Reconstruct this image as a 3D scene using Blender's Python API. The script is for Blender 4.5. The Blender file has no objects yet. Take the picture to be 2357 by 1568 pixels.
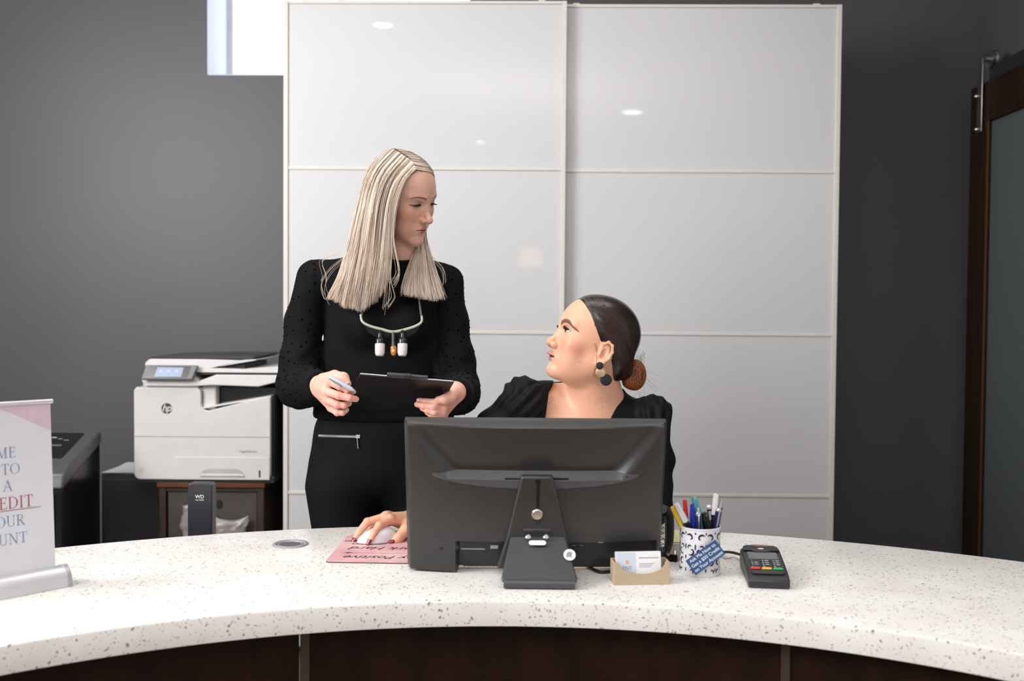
import bpy, math, random
import numpy as np
from math import sin, cos, pi, radians, sqrt
from mathutils import Vector, Matrix, Euler

sc = bpy.context.scene
COL = sc.collection
# ------------------------------------------------------------------ camera
F = 2300.0; CZ = 1.265; PITCH = math.atan(69/2300.0); ROLL = 0.0075
cam = bpy.data.objects.new('camera', bpy.data.cameras.new('camera')); COL.objects.link(cam)
cam.data.sensor_width = 36.0; cam.data.lens = F*36.0/2357.0; cam.data.clip_start = 0.02; cam.data.clip_end = 60
CR = Matrix.Rotation(pi/2-PITCH, 3, 'X') @ Matrix.Rotation(ROLL, 3, 'Z')
cam.matrix_world = Matrix.Translation((0, 0, CZ)) @ CR.to_4x4()
cam.data.dof.use_dof = True; cam.data.dof.focus_distance = 2.34; cam.data.dof.aperture_fstop = 3.2
sc.camera = cam
def P(px, py, Z):
    d = CR @ Vector(((px-1178.5)/F, -(py-784.0)/F, -1.0))
    return Vector((0, 0, CZ)) + d*(Z/d.y)
# ------------------------------------------------------------------ view, world, lamps
sc.view_settings.view_transform = 'Standard'; sc.view_settings.look = 'None'
sc.view_settings.gamma = 1.0; sc.view_settings.use_curve_mapping = False
sc.view_settings.exposure = 0.0
w = bpy.data.worlds.new('world'); sc.world = w; w.use_nodes = True
w.node_tree.nodes['Background'].inputs[0].default_value = (1.0, 0.985, 0.985, 1)
w.node_tree.nodes['Background'].inputs[1].default_value = 0.71
def area(name, loc, target, sx, sy, power, col=(1, 1, 1)):
    l = bpy.data.lights.new(name, 'AREA'); l.shape = 'RECTANGLE'; l.size = sx; l.size_y = sy
    l.energy = power; l.color = col
    o = bpy.data.objects.new(name, l); COL.objects.link(o); o.location = loc
    o.rotation_euler = (Vector(target)-Vector(loc)).to_track_quat('-Z', 'Y').to_euler()
    return o
area('key_light_left', (-2.55, 0.9, 2.25), (0.1, 2.9, 1.1), 1.5, 1.2, 92, (1.0, 0.995, 1.0))  # added key light from the left; no window stands there
area('overhead_fill_light', (-0.2, 2.45, 2.86), (-0.2, 2.3, 0.8), 2.6, 0.6, 14, (1.0, 0.985, 0.96))  # added overhead fill; no panel fitting hangs there
area('ceiling_bounce_light', (-0.1, -0.1, 1.95), (-0.1, -0.2, 2.9), 0.9, 0.7, 80, (1.0, 0.99, 0.985))
area('window_daylight', (-0.8, 4.75, 2.75), (-0.8, 3.9, 2.5), 1.1, 0.8, 7, (0.9, 0.95, 1.0))

# ------------------------------------------------------------------ materials
def srgb(r, g, b):
    f = lambda c: (c/255/12.92) if c/255 <= 0.04045 else ((c/255+0.055)/1.055)**2.4
    return (f(r), f(g), f(b), 1.0)
class NT:
    def __init__(s, name):
        m = bpy.data.materials.new(name); m.use_nodes = True; s.m = m; s.t = m.node_tree
        s.b = s.t.nodes['Principled BSDF']; s.out = s.t.nodes['Material Output']
    def n(s, typ, **kw):
        nd = s.t.nodes.new(typ)
        for k, v in kw.items():
            if k in nd.inputs: nd.inputs[k].default_value = v
            else: setattr(nd, k, v)
        return nd
    def l(s, a, b): s.t.links.new(a, b)
    def coord(s, scale=(1, 1, 1), rot=(0, 0, 0), kind='Object'):
        tc = s.n('ShaderNodeTexCoord'); mp = s.n('ShaderNodeMapping'); s.l(tc.outputs[kind], mp.inputs[0])
        mp.inputs['Scale'].default_value = scale; mp.inputs['Rotation'].default_value = rot
        return mp.outputs[0]
    def noise(s, co, scale, detail=3, rough=0.5):
        nd = s.n('ShaderNodeTexNoise'); s.l(co, nd.inputs['Vector'])
        nd.inputs['Scale'].default_value = scale; nd.inputs['Detail'].default_value = detail; nd.inputs['Roughness'].default_value = rough
        return nd.outputs['Fac']
    def ramp(s, fac, stops):
        r = s.n('ShaderNodeValToRGB'); s.l(fac, r.inputs[0]); e = r.color_ramp.elements
        while len(e) < len(stops): e.new(0.5)
        for i, (p, c) in enumerate(stops):
            e[i].position = p; e[i].color = c if len(c) == 4 else (*c, 1)
        return r.outputs[0]
    def bump(s, h, strength=0.3, dist=0.001):
        b = s.n('ShaderNodeBump'); b.inputs['Strength'].default_value = strength; b.inputs['Distance'].default_value = dist
        s.l(h, b.inputs['Height']); s.l(b.outputs[0], s.b.inputs['Normal'])
def setp(b, **kw):
    for k, v in kw.items(): b.inputs[k.replace('_', ' ')].default_value = v
def mat(name, col, rough=0.5, metal=0.0, var=0.06, vscale=30, bump=0.0, bscale=200, bdist=0.0005, spec=None, coat=0.0, emit=None, estr=0, trans=0.0, kind='Object'):
    t = NT(name); co = t.coord(kind=kind); c = Vector(col[:3])
    nz = t.noise(co, vscale)
    a = [min(1, x*(1-var)) for x in c]; b2 = [min(1, x*(1+var)) for x in c]
    t.l(t.ramp(nz, [(0.3, a), (0.7, b2)]), t.b.inputs['Base Color'])
    setp(t.b, Roughness=rough, Metallic=metal)
    if spec is not None: setp(t.b, Specular_IOR_Level=spec)
    if coat: setp(t.b, Coat_Weight=coat, Coat_Roughness=0.05)
    if bump: t.bump(t.noise(co, bscale), bump, bdist)
    if emit: t.b.inputs['Emission Color'].default_value = emit; setp(t.b, Emission_Strength=estr)
    if trans: setp(t.b, Transmission_Weight=trans)
    return t.m

# ------------------------------------------------------------------ mesh helpers
ORG = {}
def org(o): return ORG.get(o.name, Vector((0, 0, 0)))
def tag(o, label=None, cat=None, group=None, kind=None):
    if label: o['label'] = label
    if cat: o['category'] = cat
    if group: o['group'] = group
    if kind: o['kind'] = kind
    return o
def thing(name, label, cat, loc, group=None):
    o = bpy.data.objects.new(name, None); COL.objects.link(o); o.location = loc; o.empty_display_size = 0.05
    ORG[o.name] = Vector(loc)
    return tag(o, label, cat, group)
def link(name, me, material, parent=None, loc=None):
    o = bpy.data.objects.new(name, me); COL.objects.link(o)
    if isinstance(material, (list, tuple)):
        for m in material: me.materials.append(m)
    elif material: me.materials.append(material)
    if parent is not None:
        o.parent = parent; ORG[o.name] = org(parent)
    else:
        o.location = loc or (0, 0, 0); ORG[o.name] = Vector(loc or (0, 0, 0))
    return o
class MB:
    def __init__(s, M=None): s.v = []; s.f = []; s.mi = []; s.M = M; s.cur = 0
    def add(s, vs, fs, M=None):
        b = len(s.v)
        for q in vs:
            q = Vector(q)
            if M is not None: q = M @ q
            if s.M is not None: q = s.M @ q
            s.v.append(q)
        for f in fs: s.f.append(tuple(b+i for i in f)); s.mi.append(s.cur)
        return s
    def box(s, c, d, R=None):
        x, y, z = d[0]/2, d[1]/2, d[2]/2
        vs = [(a*x, b*y, e*z) for a in (-1, 1) for b in (-1, 1) for e in (-1, 1)]
        M = Matrix.Translation(c) @ (R.to_4x4() if R is not None else Matrix.Identity(4))
        return s.add(vs, [(0, 1, 3, 2), (4, 6, 7, 5), (0, 4, 5, 1), (2, 3, 7, 6), (0, 2, 6, 4), (1, 5, 7, 3)], M)
    def bb(s, lo, hi): return s.box([(a+b)/2 for a, b in zip(lo, hi)], [b-a for a, b in zip(lo, hi)])
    def cyl(s, a, b, r1, r2=None, n=24, cap=True):
        a, b = Vector(a), Vector(b); r2 = r1 if r2 is None else r2
        z = (b-a).normalized(); x = z.orthogonal().normalized(); y = z.cross(x)
        vs = []
        for c, r in ((a, r1), (b, r2)):
            for i in range(n):
                t = 2*pi*i/n; vs.append(c+(x*cos(t)+y*sin(t))*r)
        fs = [(i, (i+1) % n, n+(i+1) % n, n+i) for i in range(n)]
        if cap: fs += [tuple(range(n))[::-1], tuple(range(n, 2*n))]
        return s.add(vs, fs)
    def lathe(s, prof, c=(0, 0, 0), ax=(0, 0, 1), n=32, close=False):
        z = Vector(ax).normalized(); x = z.orthogonal().normalized(); y = z.cross(x); c = Vector(c)
        vs = [c+z*h+(x*cos(2*pi*i/n)+y*sin(2*pi*i/n))*r for r, h in prof for i in range(n)]
        m = len(prof); fs = []
        for j in range(m if close else m-1):
            k = (j+1) % m
            fs += [(j*n+i, j*n+(i+1) % n, k*n+(i+1) % n, k*n+i) for i in range(n)]
        if not close:
            if prof[0][0] > 1e-6: fs.append(tuple(range(n))[::-1])
            if prof[-1][0] > 1e-6: fs.append(tuple((m-1)*n+i for i in range(n)))
        return s.add(vs, fs)
    def prism(s, poly, z0, z1, M=None):
        n = len(poly)
        vs = [(x, y, z0) for x, y in poly]+[(x, y, z1) for x, y in poly]
        fs = [tuple(range(n))[::-1], tuple(range(n, 2*n))]+[(i, (i+1) % n, n+(i+1) % n, n+i) for i in range(n)]
        return s.add(vs, fs, M)
    def tube(s, pts, r, n=8, rs=None):
        pts = [Vector(p) for p in pts]; m = len(pts); up = None; vs = []
        for i, p in enumerate(pts):
            d = (pts[min(i+1, m-1)]-pts[max(i-1, 0)]).normalized()
            if up is None: up = d.orthogonal().normalized()
            up = (up-d*up.dot(d)).normalized(); sd = d.cross(up); rr = rs[i] if rs else r
            vs += [p+(up*cos(2*pi*k/n)+sd*sin(2*pi*k/n))*rr for k in range(n)]
        fs = [(j*n+k, j*n+(k+1) % n, (j+1)*n+(k+1) % n, (j+1)*n+k) for j in range(m-1) for k in range(n)]
        fs += [tuple(range(n))[::-1], tuple((m-1)*n+k for k in range(n))]
        return s.add(vs, fs)
    def build(s, name, m, parent=None, loc=None, bevel=0, seg=2, smooth=False, ang=35, sub=0):
        o0 = org(parent) if parent is not None else Vector(loc or (0, 0, 0))
        me = bpy.data.meshes.new(name); me.from_pydata([tuple(q-o0) for q in s.v], [], s.f)
        if any(s.mi): me.polygons.foreach_set('material_index', s.mi)
        me.validate(); me.update()
        import bmesh
        bm = bmesh.new(); bm.from_mesh(me); bmesh.ops.recalc_face_normals(bm, faces=bm.faces); bm.to_mesh(me); bm.free()
        o = link(name, me, m, parent, loc)
        if bevel:
            b = o.modifiers.new('bevel', 'BEVEL'); b.width = bevel; b.segments = seg; b.limit_method = 'ANGLE'; b.angle_limit = radians(ang)
        if sub:
            b = o.modifiers.new('sub', 'SUBSURF'); b.levels = sub; b.render_levels = sub
        if smooth or bevel:
            me.polygons.foreach_set('use_smooth', [True]*len(me.polygons))
            if not sub: me.set_sharp_from_angle(angle=radians(ang if not bevel else 50))
        return o
def rrect(w, h, r, n=5, cx=0, cy=0):
    out = []
    for sx, sy, a0 in ((1, 1, 0), (-1, 1, 90), (-1, -1, 180), (1, -1, 270)):
        for i in range(n+1):
            a = radians(a0+90*i/n); out.append((cx+sx*(w/2-r)+r*cos(a), cy+sy*(h/2-r)+r*sin(a)))
    return out
def spline(pts, n):
    pts = [np.array(p, float) for p in pts]; m = len(pts); out = []
    for i in range(n):
        t = i/(n-1)*(m-1); k = min(int(t), m-2); u = t-k
        p0 = pts[max(k-1, 0)]; p1 = pts[k]; p2 = pts[k+1]; p3 = pts[min(k+2, m-1)]
        out.append(0.5*((2*p1)+(-p0+p2)*u+(2*p0-5*p1+4*p2-p3)*u*u+(-p0+3*p1-3*p2+p3)*u**3))
    return out
def frame(o, x, y):
    x = Vector(x).normalized(); y = Vector(y); z = x.cross(y).normalized(); y = z.cross(x)
    return Matrix.Translation(o) @ Matrix((x, y, z)).transposed().to_4x4()
def text(name, s, size, M, m, parent, extrude=0.0003, shear=0.0, align='CENTER', offset=0.0, spacing=1.0):
    c = bpy.data.curves.new(name, 'FONT'); c.body = s; c.size = size; c.extrude = extrude; c.shear = shear
    c.align_x = align; c.align_y = 'CENTER'; c.offset = offset; c.space_character = spacing; c.resolution_u = 3
    c.materials.append(m)
    tmp = bpy.data.objects.new('tmp', c); me = bpy.data.meshes.new_from_object(tmp); bpy.data.objects.remove(tmp)
    me.transform(Matrix.Translation(-org(parent)) @ M); me.name = name
    if not me.materials: me.materials.append(m)
    o = bpy.data.objects.new(name, me); COL.objects.link(o); o.parent = parent; ORG[o.name] = org(parent)
    return o
# ================================================================== ROOM
WM = Matrix.Translation((0.17, 3.62, 0)) @ Matrix.Rotation(radians(-1.1), 4, 'Z')      # wardrobe front plane, local y=0
M_wall = mat('charcoal_paint', (0.100, 0.097, 0.108), 0.45, var=0.03, vscale=3, bump=0.10, bscale=300, bdist=0.0004)
M_wall_r = M_wall
M_ceil = mat('white_ceiling_paint', (0.80, 0.79, 0.77), 0.8, var=0.02)
M_white = mat('white_paint', (0.78, 0.78, 0.77), 0.6, var=0.02)
M_floor = NT('wood_floor'); co = M_floor.coord((1, 8, 1)); M_floor.l(M_floor.ramp(M_floor.noise(co, 6, 5), [(0.3, (0.12, 0.075, 0.045)), (0.7, (0.22, 0.14, 0.09))]), M_floor.b.inputs['Base Color']); setp(M_floor.b, Roughness=0.4); M_floor = M_floor.m
WY = 0.585     # back wall plane in WM local y
def struct(o): o['kind'] = 'structure'; return o
LX0, LX1, LZ0, LZ1 = -1.475, -0.365, 2.245, 2.75      # window hole in WM local x
m = MB(WM)
for a, b, c, d in ((-3.6, LX0, 0, 3.0), (LX1, 1.80, 0, 3.0), (LX0, LX1, 0, LZ0), (LX0, LX1, LZ1, 3.0)):
    m.bb((a, WY, c), (b, WY+0.33, d))
struct(m.build('wall_back', M_wall))
struct(MB(WM).bb((1.74, -1.6, 0), (1.90, WY, 3.0)).build('wall_right', M_wall_r))
struct(MB().bb((-3.45, -3.4, 0), (-3.3, 4.4, 3.0)).build('wall_left', M_wall))
struct(MB().bb((-3.45, -3.4, 2.9), (3.4, 4.6, 3.0)).build('ceiling', M_ceil))
struct(MB().bb((-3.45, -3.4, -0.1), (3.4, 4.6, 0)).build('floor', M_floor))
M_bb = mat('white_baseboard', (0.7, 0.7, 0.68), 0.4)
struct(MB(WM).bb((-3.4, WY-0.015, 0), (-0.86, WY, 0.11)).build('baseboard_back', M_bb, bevel=0.003))
M_glow = mat('bright_window_pane', (0.95, 0.97, 1.0), 0.4, emit=(0.96, 0.985, 1.0, 1), estr=1.25)
wdw = struct(MB(WM).bb((LX0, WY+0.29, LZ0), (LX1, WY+0.30, LZ1)).build('window_1', M_glow))
M_rev = mat('window_reveal_white', (0.80, 0.85, 0.95), 0.6, var=0.01)
mm = MB(WM).bb((LX0, WY+0.006, LZ0), (LX0+0.006, WY+0.29, LZ1)).bb((LX1-0.006, WY+0.006, LZ0), (LX1, WY+0.29, LZ1)).bb((LX0, WY+0.006, LZ0), (LX1, WY+0.29, LZ0+0.006)).bb((LX0, WY+0.006, LZ1-0.006), (LX1, WY+0.29, LZ1))
mm.build('window_reveal', M_rev, wdw)
MB(WM).bb((LX0, WY+0.27, LZ0), (LX0+0.03, WY+0.29, LZ1)).bb((LX0+0.5, WY+0.27, LZ0), (LX0+0.53, WY+0.29, LZ1)).build('window_frame', M_white, wdw)

# ceiling downlights (they are what the glass doors mirror)
M_lamp = mat('downlight_lens', (1, 1, 1), 0.3, emit=(1, 0.97, 0.92, 1), estr=45)
M_lampw = mat('warm_lamp_shade', (1, 0.8, 0.6), 0.3, emit=(1, 0.58, 0.30, 1), estr=8)
M_trimw = mat('white_trim', (0.8, 0.8, 0.8), 0.35)
n_pl = (WM.to_3x3() @ Vector((0, -1, 0))); p_pl = WM @ Vector((0, -0.02, 0))
def mirrored(px, py, h, right=False):
    o = Vector((0, 0, CZ)); d = (P(px, py, 3.6)-o)
    q = p_pl if not right else WM @ Vector((0, 0.025, 0))
    t = (q-o).dot(n_pl)/d.dot(n_pl); hit = o+d*t; r = d-2*d.dot(n_pl)*n_pl
    return hit+r*((h-hit.z)/r.z)
for k, (px, py, rt, rad, lab) in enumerate(((881, 54, 0, 0.055, 'recessed ceiling downlight nearest the glass wardrobe'), (1455, 257, 1, 0.085, 'recessed ceiling downlight behind the camera on the right'), (1106, 325, 0, 0.05, 'small recessed ceiling downlight farthest back from the wardrobe'))):
    c = mirrored(px, py, 2.9, rt)
    t = thing('ceiling_downlight', lab, 'downlight', (c.x, c.y, 2.9))
    MB().lathe([(rad+0.02, 0), (rad+0.02, -0.006), (rad, -0.008), (rad, 0)], (c.x, c.y, 2.9)).build('trim_ring', M_trimw, t, smooth=True)
    MB().lathe([(rad, 0), (rad, -0.003), (0.0001, -0.004)], (c.x, c.y, 2.9)).build('lamp_lens', M_lamp, t)

lc = mirrored(1222, 593, 1.75)
fl_ = thing('floor_lamp', 'floor lamp with a warm glowing shade mirrored faintly in the glass wardrobe doors', 'lamp', (lc.x, lc.y, 0))
MB().lathe([(0.0001, 0), (0.14, 0), (0.14, 0.015), (0.012, 0.03), (0.0001, 0.03)], (lc.x, lc.y, 0), n=32).build('base', M_trimw, fl_, smooth=True)
MB().cyl((lc.x, lc.y, 0.02), (lc.x, lc.y, 1.68), 0.012, n=12).build('pole', M_trimw, fl_, smooth=True)
MB().lathe([(0.12, 1.67), (0.09, 1.83), (0.088, 1.83), (0.118, 1.67)], (lc.x, lc.y, 0), n=32, close=True).build('lamp_shade', M_lampw, fl_, smooth=True)
# ================================================================== WARDROBE
M_glass = NT('white_back_painted_glass'); setp(M_glass.b, Roughness=0.35, Coat_Weight=0.35, Coat_Roughness=0.03)
co = M_glass.coord(); M_glass.l(M_glass.ramp(M_glass.noise(co, 1.2, 2), [(0.2, (0.63, 0.63, 0.65)), (0.8, (0.66, 0.66, 0.675))]), M_glass.b.inputs['Base Color']); M_glass = M_glass.m
M_frame = mat('cream_door_frame', (0.72, 0.705, 0.655), 0.38, var=0.02)
M_carc = mat('wardrobe_carcass_white', (0.6, 0.6, 0.59), 0.5)
L0, L1, R1 = -0.999, 0.018, 1.006
wr = thing('wardrobe', 'tall white sliding-door wardrobe with glass panels against the charcoal wall', 'wardrobe', WM @ Vector((0, 0.3, 0)))
MB(WM).bb((L0+0.005, 0.035, 0), (L0+0.023, 0.58, 2.36)).bb((R1-0.02, 0.035, 0), (R1-0.002, 0.58, 2.36)).bb((L0+0.02, 0.05, 2.33), (R1-0.02, 0.58, 2.35)).bb((L0+0.02, 0.05, 0.0), (R1-0.02, 0.58, 0.06)).bb((L0+0.02, 0.565, 0.06), (R1-0.02, 0.58, 2.33)).build('carcass', M_carc, wr)
def sdoor(x0, x1, y, lab):
    ztop, zbot = 2.372, 0.03; st = 0.0165; bh = 0.0105
    m = MB(WM)
    m.bb((x0, y, zbot), (x0+st, y+0.022, ztop)).bb((x1-st, y, zbot), (x1, y+0.022, ztop))
    m.bb((x0+st, y+0.002, ztop-0.011), (x1-st, y+0.02, ztop)).bb((x0+st, y+0.002, zbot), (x1-st, y+0.02, zbot+0.03))
    d = m.build('sliding_door', M_frame, wr, bevel=0.0015); tag(d, lab)
    step = 0.589
    z = ztop-0.011
    for k in range(4):
        zb = (ztop-0.004-step*(k+1)) if k < 3 else zbot+0.03
        MB(WM).bb((x0+st-0.002, y+0.007, zb), (x1-st+0.002, y+0.013, z)).build('glass_panel', M_glass, d)
        if k < 3: MB(WM).bb((x0+st, y+0.003, zb-bh), (x1-st, y+0.018, zb)).build('crossbar', M_frame, d, bevel=0.001)
        z = zb-bh
    for xx in (x0+0.08, x1-0.09): MB(WM).bb((xx-0.012, y+0.004, ztop), (xx+0.012, y+0.016, ztop+0.004)).build('roller_cap', M_frame, d)
sdoor(L0, L1, -0.02, 'front sliding door')
sdoor(L1-0.045, R1, 0.018, 'rear sliding door')

# ================================================================== BARN DOOR ON RIGHT WALL
M_dwood = NT('dark_stained_wood'); co = M_dwood.coord((14, 14, 1.2)); M_dwood.l(M_dwood.ramp(M_dwood.noise(co, 4, 5), [(0.3, (0.012, 0.0055, 0.0025)), (0.7, (0.034, 0.014, 0.005))]), M_dwood.b.inputs['Base Color']); setp(M_dwood.b, Roughness=0.5, Specular_IOR_Level=0.25); M_dwood = M_dwood.m
M_frost = mat('frosted_glass', (0.105, 0.12, 0.125), 0.45, var=0.03)
M_steel = mat('brushed_steel', (0.42, 0.41, 0.40), 0.32, metal=1.0, vscale=80)
M_dsteel = mat('dark_steel', (0.055, 0.056, 0.06), 0.4, metal=0.6)
XD = WM.inverted() @ Vector((1.83, 3.9, 0)); XD = XD.x
def on_right(px, py, off=0.0):      # point where the pixel's ray meets the door plane x=XD-off in WM space
    o = Vector((0, 0, CZ)); d = P(px, py, 3.6)-o; n = WM.to_3x3() @ Vector((1, 0, 0)); q = WM @ Vector((XD-off, 0, 0))
    return WM.inverted() @ (o+d*((q-o).dot(n)/d.dot(n)))
yF = on_right(2233, 300).y; yN = on_right(2274, 300).y; zT = on_right(2290, 178).z; zI = on_right(2290, 273).z
bd = struct(MB(WM).bb((XD, yN-0.0, 0.02), (XD+0.04, yF, zT)).build('door_1', M_dwood, bevel=0.003))
MB(WM).bb((XD, -1.2, zI), (XD+0.04, yN, zT)).build('top_rail', M_dwood, bd, bevel=0.003)
MB(WM).bb((XD, -1.2, 0.02), (XD+0.04, yN, 0.25)).build('bottom_rail', M_dwood, bd, bevel=0.003)
MB(WM).bb((XD-0.004, yN-0.012, 0.25), (XD, yN, zI)).build('edge_highlight', mat('orange_edge_highlight', (0.10, 0.04, 0.014), 0.4), bd)  # strip in lighter orange paints the highlight along the stile's inner edge
MB(WM).bb((XD+0.014, -1.2, 0.25), (XD+0.022, yN, zI)).build('frosted_pane', M_frost, bd)
zr = on_right(2330, 128, -0.01).z
tag(MB(WM).bb((XD+0.005, -1.3, zr-0.052), (XD+0.013, yN+0.01, zr)).build('door_rail', M_dsteel, bevel=0.001), 'dark flat steel rail running above the frosted sliding door', 'rail')
hg = thing('roller_hanger', 'steel wheel and strap hanging the dark wood sliding door from its rail', 'door hanger', WM @ Vector((XD, yN+0.05, zr)))
pw = on_right(2281, 136, -0.005)
MB(WM).lathe([(0.012, -0.012), (0.036, -0.012), (0.036, -0.008), (0.028, -0.002), (0.028, 0.002), (0.036, 0.008), (0.036, 0.012), (0.012, 0.012)], (XD+0.01, pw.y, pw.z), (1, 0, 0), 28).build('wheel', M_steel, hg, smooth=True)
ys = on_right(2258, 220, 0.006).y; zb = on_right(2250, 308, 0.006).z
MB(WM).bb((XD-0.012, ys-0.02, zb), (XD-0.006, ys+0.022, pw.z+0.012)).build('strap', M_steel, hg, bevel=0.002)
for py in (222, 298):
    b = on_right(2250, py, 0.012); MB(WM).lathe([(0.009, 0), (0.009, 0.006), (0.004, 0.012), (0.0001, 0.013)], (XD-0.012, b.y, b.z), (-1, 0, 0), 16).build('bolt', M_steel, hg, smooth=True)
MB(WM).cyl((XD-0.02, pw.y, pw.z), (XD+0.03, pw.y, pw.z), 0.011, n=16).build('axle', M_steel, hg)

# ================================================================== RECEPTION COUNTER
CC = Vector((0, 0.46, 0)); RF, RB = 1.30, 1.93; TH = 0.75
M_qz = NT('speckled_white_quartz'); t = M_qz
co = t.coord((1, 1, 1))
wz = t.n('ShaderNodeTexNoise', Scale=55.0, Detail=2.0); t.l(co, wz.inputs['Vector'])
vm = t.n('ShaderNodeVectorMath', operation='MULTIPLY_ADD'); t.l(wz.outputs['Color'], vm.inputs[0]); vm.inputs[1].default_value = (0.016, 0.016, 0.016); t.l(co, vm.inputs[2])
def flecks(scale, thr, rad, seedoff):
    mp = t.n('ShaderNodeMapping'); t.l(vm.outputs[0], mp.inputs[0]); mp.inputs['Location'].default_value = (seedoff, seedoff*0.7, 0.3*seedoff); mp.inputs['Rotation'].default_value = (0, 0, seedoff)
    v = t.n('ShaderNodeTexVoronoi', Scale=scale); t.l(mp.outputs[0], v.inputs['Vector'])
    sep = t.n('ShaderNodeSeparateColor'); t.l(v.outputs['Color'], sep.inputs[0])
    a = t.n('ShaderNodeMath', operation='GREATER_THAN'); t.l(sep.outputs[0], a.inputs[0]); a.inputs[1].default_value = thr
    b = t.n('ShaderNodeMapRange'); t.l(v.outputs['Distance'], b.inputs[0]); b.inputs[1].default_value = rad; b.inputs[2].default_value = rad*0.6; b.inputs[3].default_value = 0; b.inputs[4].default_value = 1
    mu = t.n('ShaderNodeMath', operation='MULTIPLY'); t.l(a.outputs[0], mu.inputs[0]); t.l(b.outputs[0], mu.inputs[1])
    return mu.outputs[0], sep.outputs[1]
base = t.ramp(t.noise(co, 9, 4), [(0.3, (0.73, 0.705, 0.665)), (0.7, (0.80, 0.785, 0.76))])
prev = base
for scl, thr, rad, so, c1, c2 in ((170, 0.86, 0.40, 1.3, (0.30, 0.20, 0.15), (0.10, 0.085, 0.085)), (105, 0.93, 0.32, 4.1, (0.32, 0.15, 0.10), (0.12, 0.10, 0.11)), (250, 0.80, 0.40, 7.7, (0.45, 0.36, 0.27), (0.30, 0.28, 0.28))):
    fc, rn = flecks(scl, thr, rad, so)
    sc_m = t.n('ShaderNodeMath', operation='MULTIPLY'); t.l(fc, sc_m.inputs[0]); sc_m.inputs[1].default_value = 0.8; mx = t.n('ShaderNodeMix', data_type='RGBA'); t.l(sc_m.outputs[0], mx.inputs[0]); t.l(prev, mx.inputs[6]); t.l(t.ramp(rn, [(0.3, c1), (0.6, c2)]), mx.inputs[7]); prev = mx.outputs[2]
t.l(prev, t.b.inputs['Base Color']); setp(t.b, Roughness=0.22); M_qz = t.m
def arc(r, z, a): return CC+Vector((r*sin(a), r*cos(a), z))
def ring(mb, prof, a0, a1, n):
    k = len(prof); vs = [arc(r, z, a0+(a1-a0)*i/n) for i in range(n+1) for r, z in prof]
    fs = [(i*k+j, i*k+(j+1) % k, (i+1)*k+(j+1) % k, (i+1)*k+j) for i in range(n) for j in range(k)]
    fs += [tuple(range(k)), tuple(n*k+j for j in range(k))[::-1]]
    return mb.add(vs, fs)
ct = thing('reception_counter', 'curved speckled white reception counter with dark wood front panels', 'counter', (0, 2.0, 0))
pr = [(RF, TH-0.046), (RF, TH-0.006), (RF+0.002, TH-0.002), (RF+0.006, TH), (RB-0.004, TH), (RB, TH-0.004), (RB, TH-0.046)]
A0, A1 = radians(-66), radians(66)
hole = P(668, 1263, 2.17)
top = ring(MB(), pr, A0, A1, 132).build('countertop', M_qz, ct, smooth=True, ang=30)
M_pan = NT('walnut_front_panel'); co = M_pan.coord((3, 3, 1)); M_pan.l(M_pan.ramp(M_pan.noise(co, 7, 6, 0.6), [(0.3, (0.007, 0.003, 0.0012)), (0.7, (0.022, 0.0075, 0.0028))]), M_pan.b.inputs['Base Color']); setp(M_pan.b, Roughness=0.5, Specular_IOR_Level=0.15); M_pan = M_pan.m
M_strip = mat('panel_joint_strip', (0.045, 0.028, 0.018), 0.4)
seams = [radians(a) for a in (-64, -52.6, -16, 20.6, 57.2, 64)]
for a, b in zip(seams[:-1], seams[1:]):
    ring(MB(), [(1.335, 0.0), (1.335, 0.704), (1.355, 0.704), (1.355, 0.0)], a+0.002, b-0.002, max(4, int((b-a)*40))).build('front_panel', M_pan, ct, smooth=True)
for a in seams[1:-1]:
    ring(MB(), [(1.331, 0.0), (1.331, 0.704), (1.345, 0.704), (1.345, 0.0)], a-0.0005, a+0.011, 2).build('joint_strip', M_strip, ct)
ring(MB(), [(1.36, 0.0), (1.36, 0.70), (1.90, 0.70), (1.90, 0.0)], radians(-64), radians(-62.8), 1).build('end_panel', M_pan, ct)
ring(MB(), [(1.36, 0.0), (1.36, 0.70), (1.90, 0.70), (1.90, 0.0)], radians(62.8), radians(64), 1).build('end_panel', M_pan, ct)
# cable grommet
gm = thing('cable_grommet', 'round grey cable grommet set in the countertop left of the pink mouse pad', 'grommet', (hole.x, hole.y, TH))
M_gr = mat('grey_plastic', (0.32, 0.32, 0.34), 0.35); M_gi = mat('grommet_inner', (0.10, 0.10, 0.105), 0.5)
MB().lathe([(0.029, 0.0005), (0.0295, 0.002), (0.033, 0.0032), (0.0375, 0.0028), (0.039, 0.0005)], (hole.x, hole.y, TH), n=48, close=True).build('rim', M_gr, gm, smooth=True, ang=60)
MB().lathe([(0.0001, 0.0006), (0.0292, 0.0006), (0.0292, 0.0004), (0.0001, 0.0004)], (hole.x, hole.y, TH), n=48).build('cap', M_gi, gm)
MB().lathe([(0.024, 0.0006), (0.0245, 0.0016), (0.0265, 0.0016), (0.027, 0.0006)], (hole.x, hole.y, TH), n=48, close=True).build('inner_ring', M_gr, gm, smooth=True)
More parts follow.
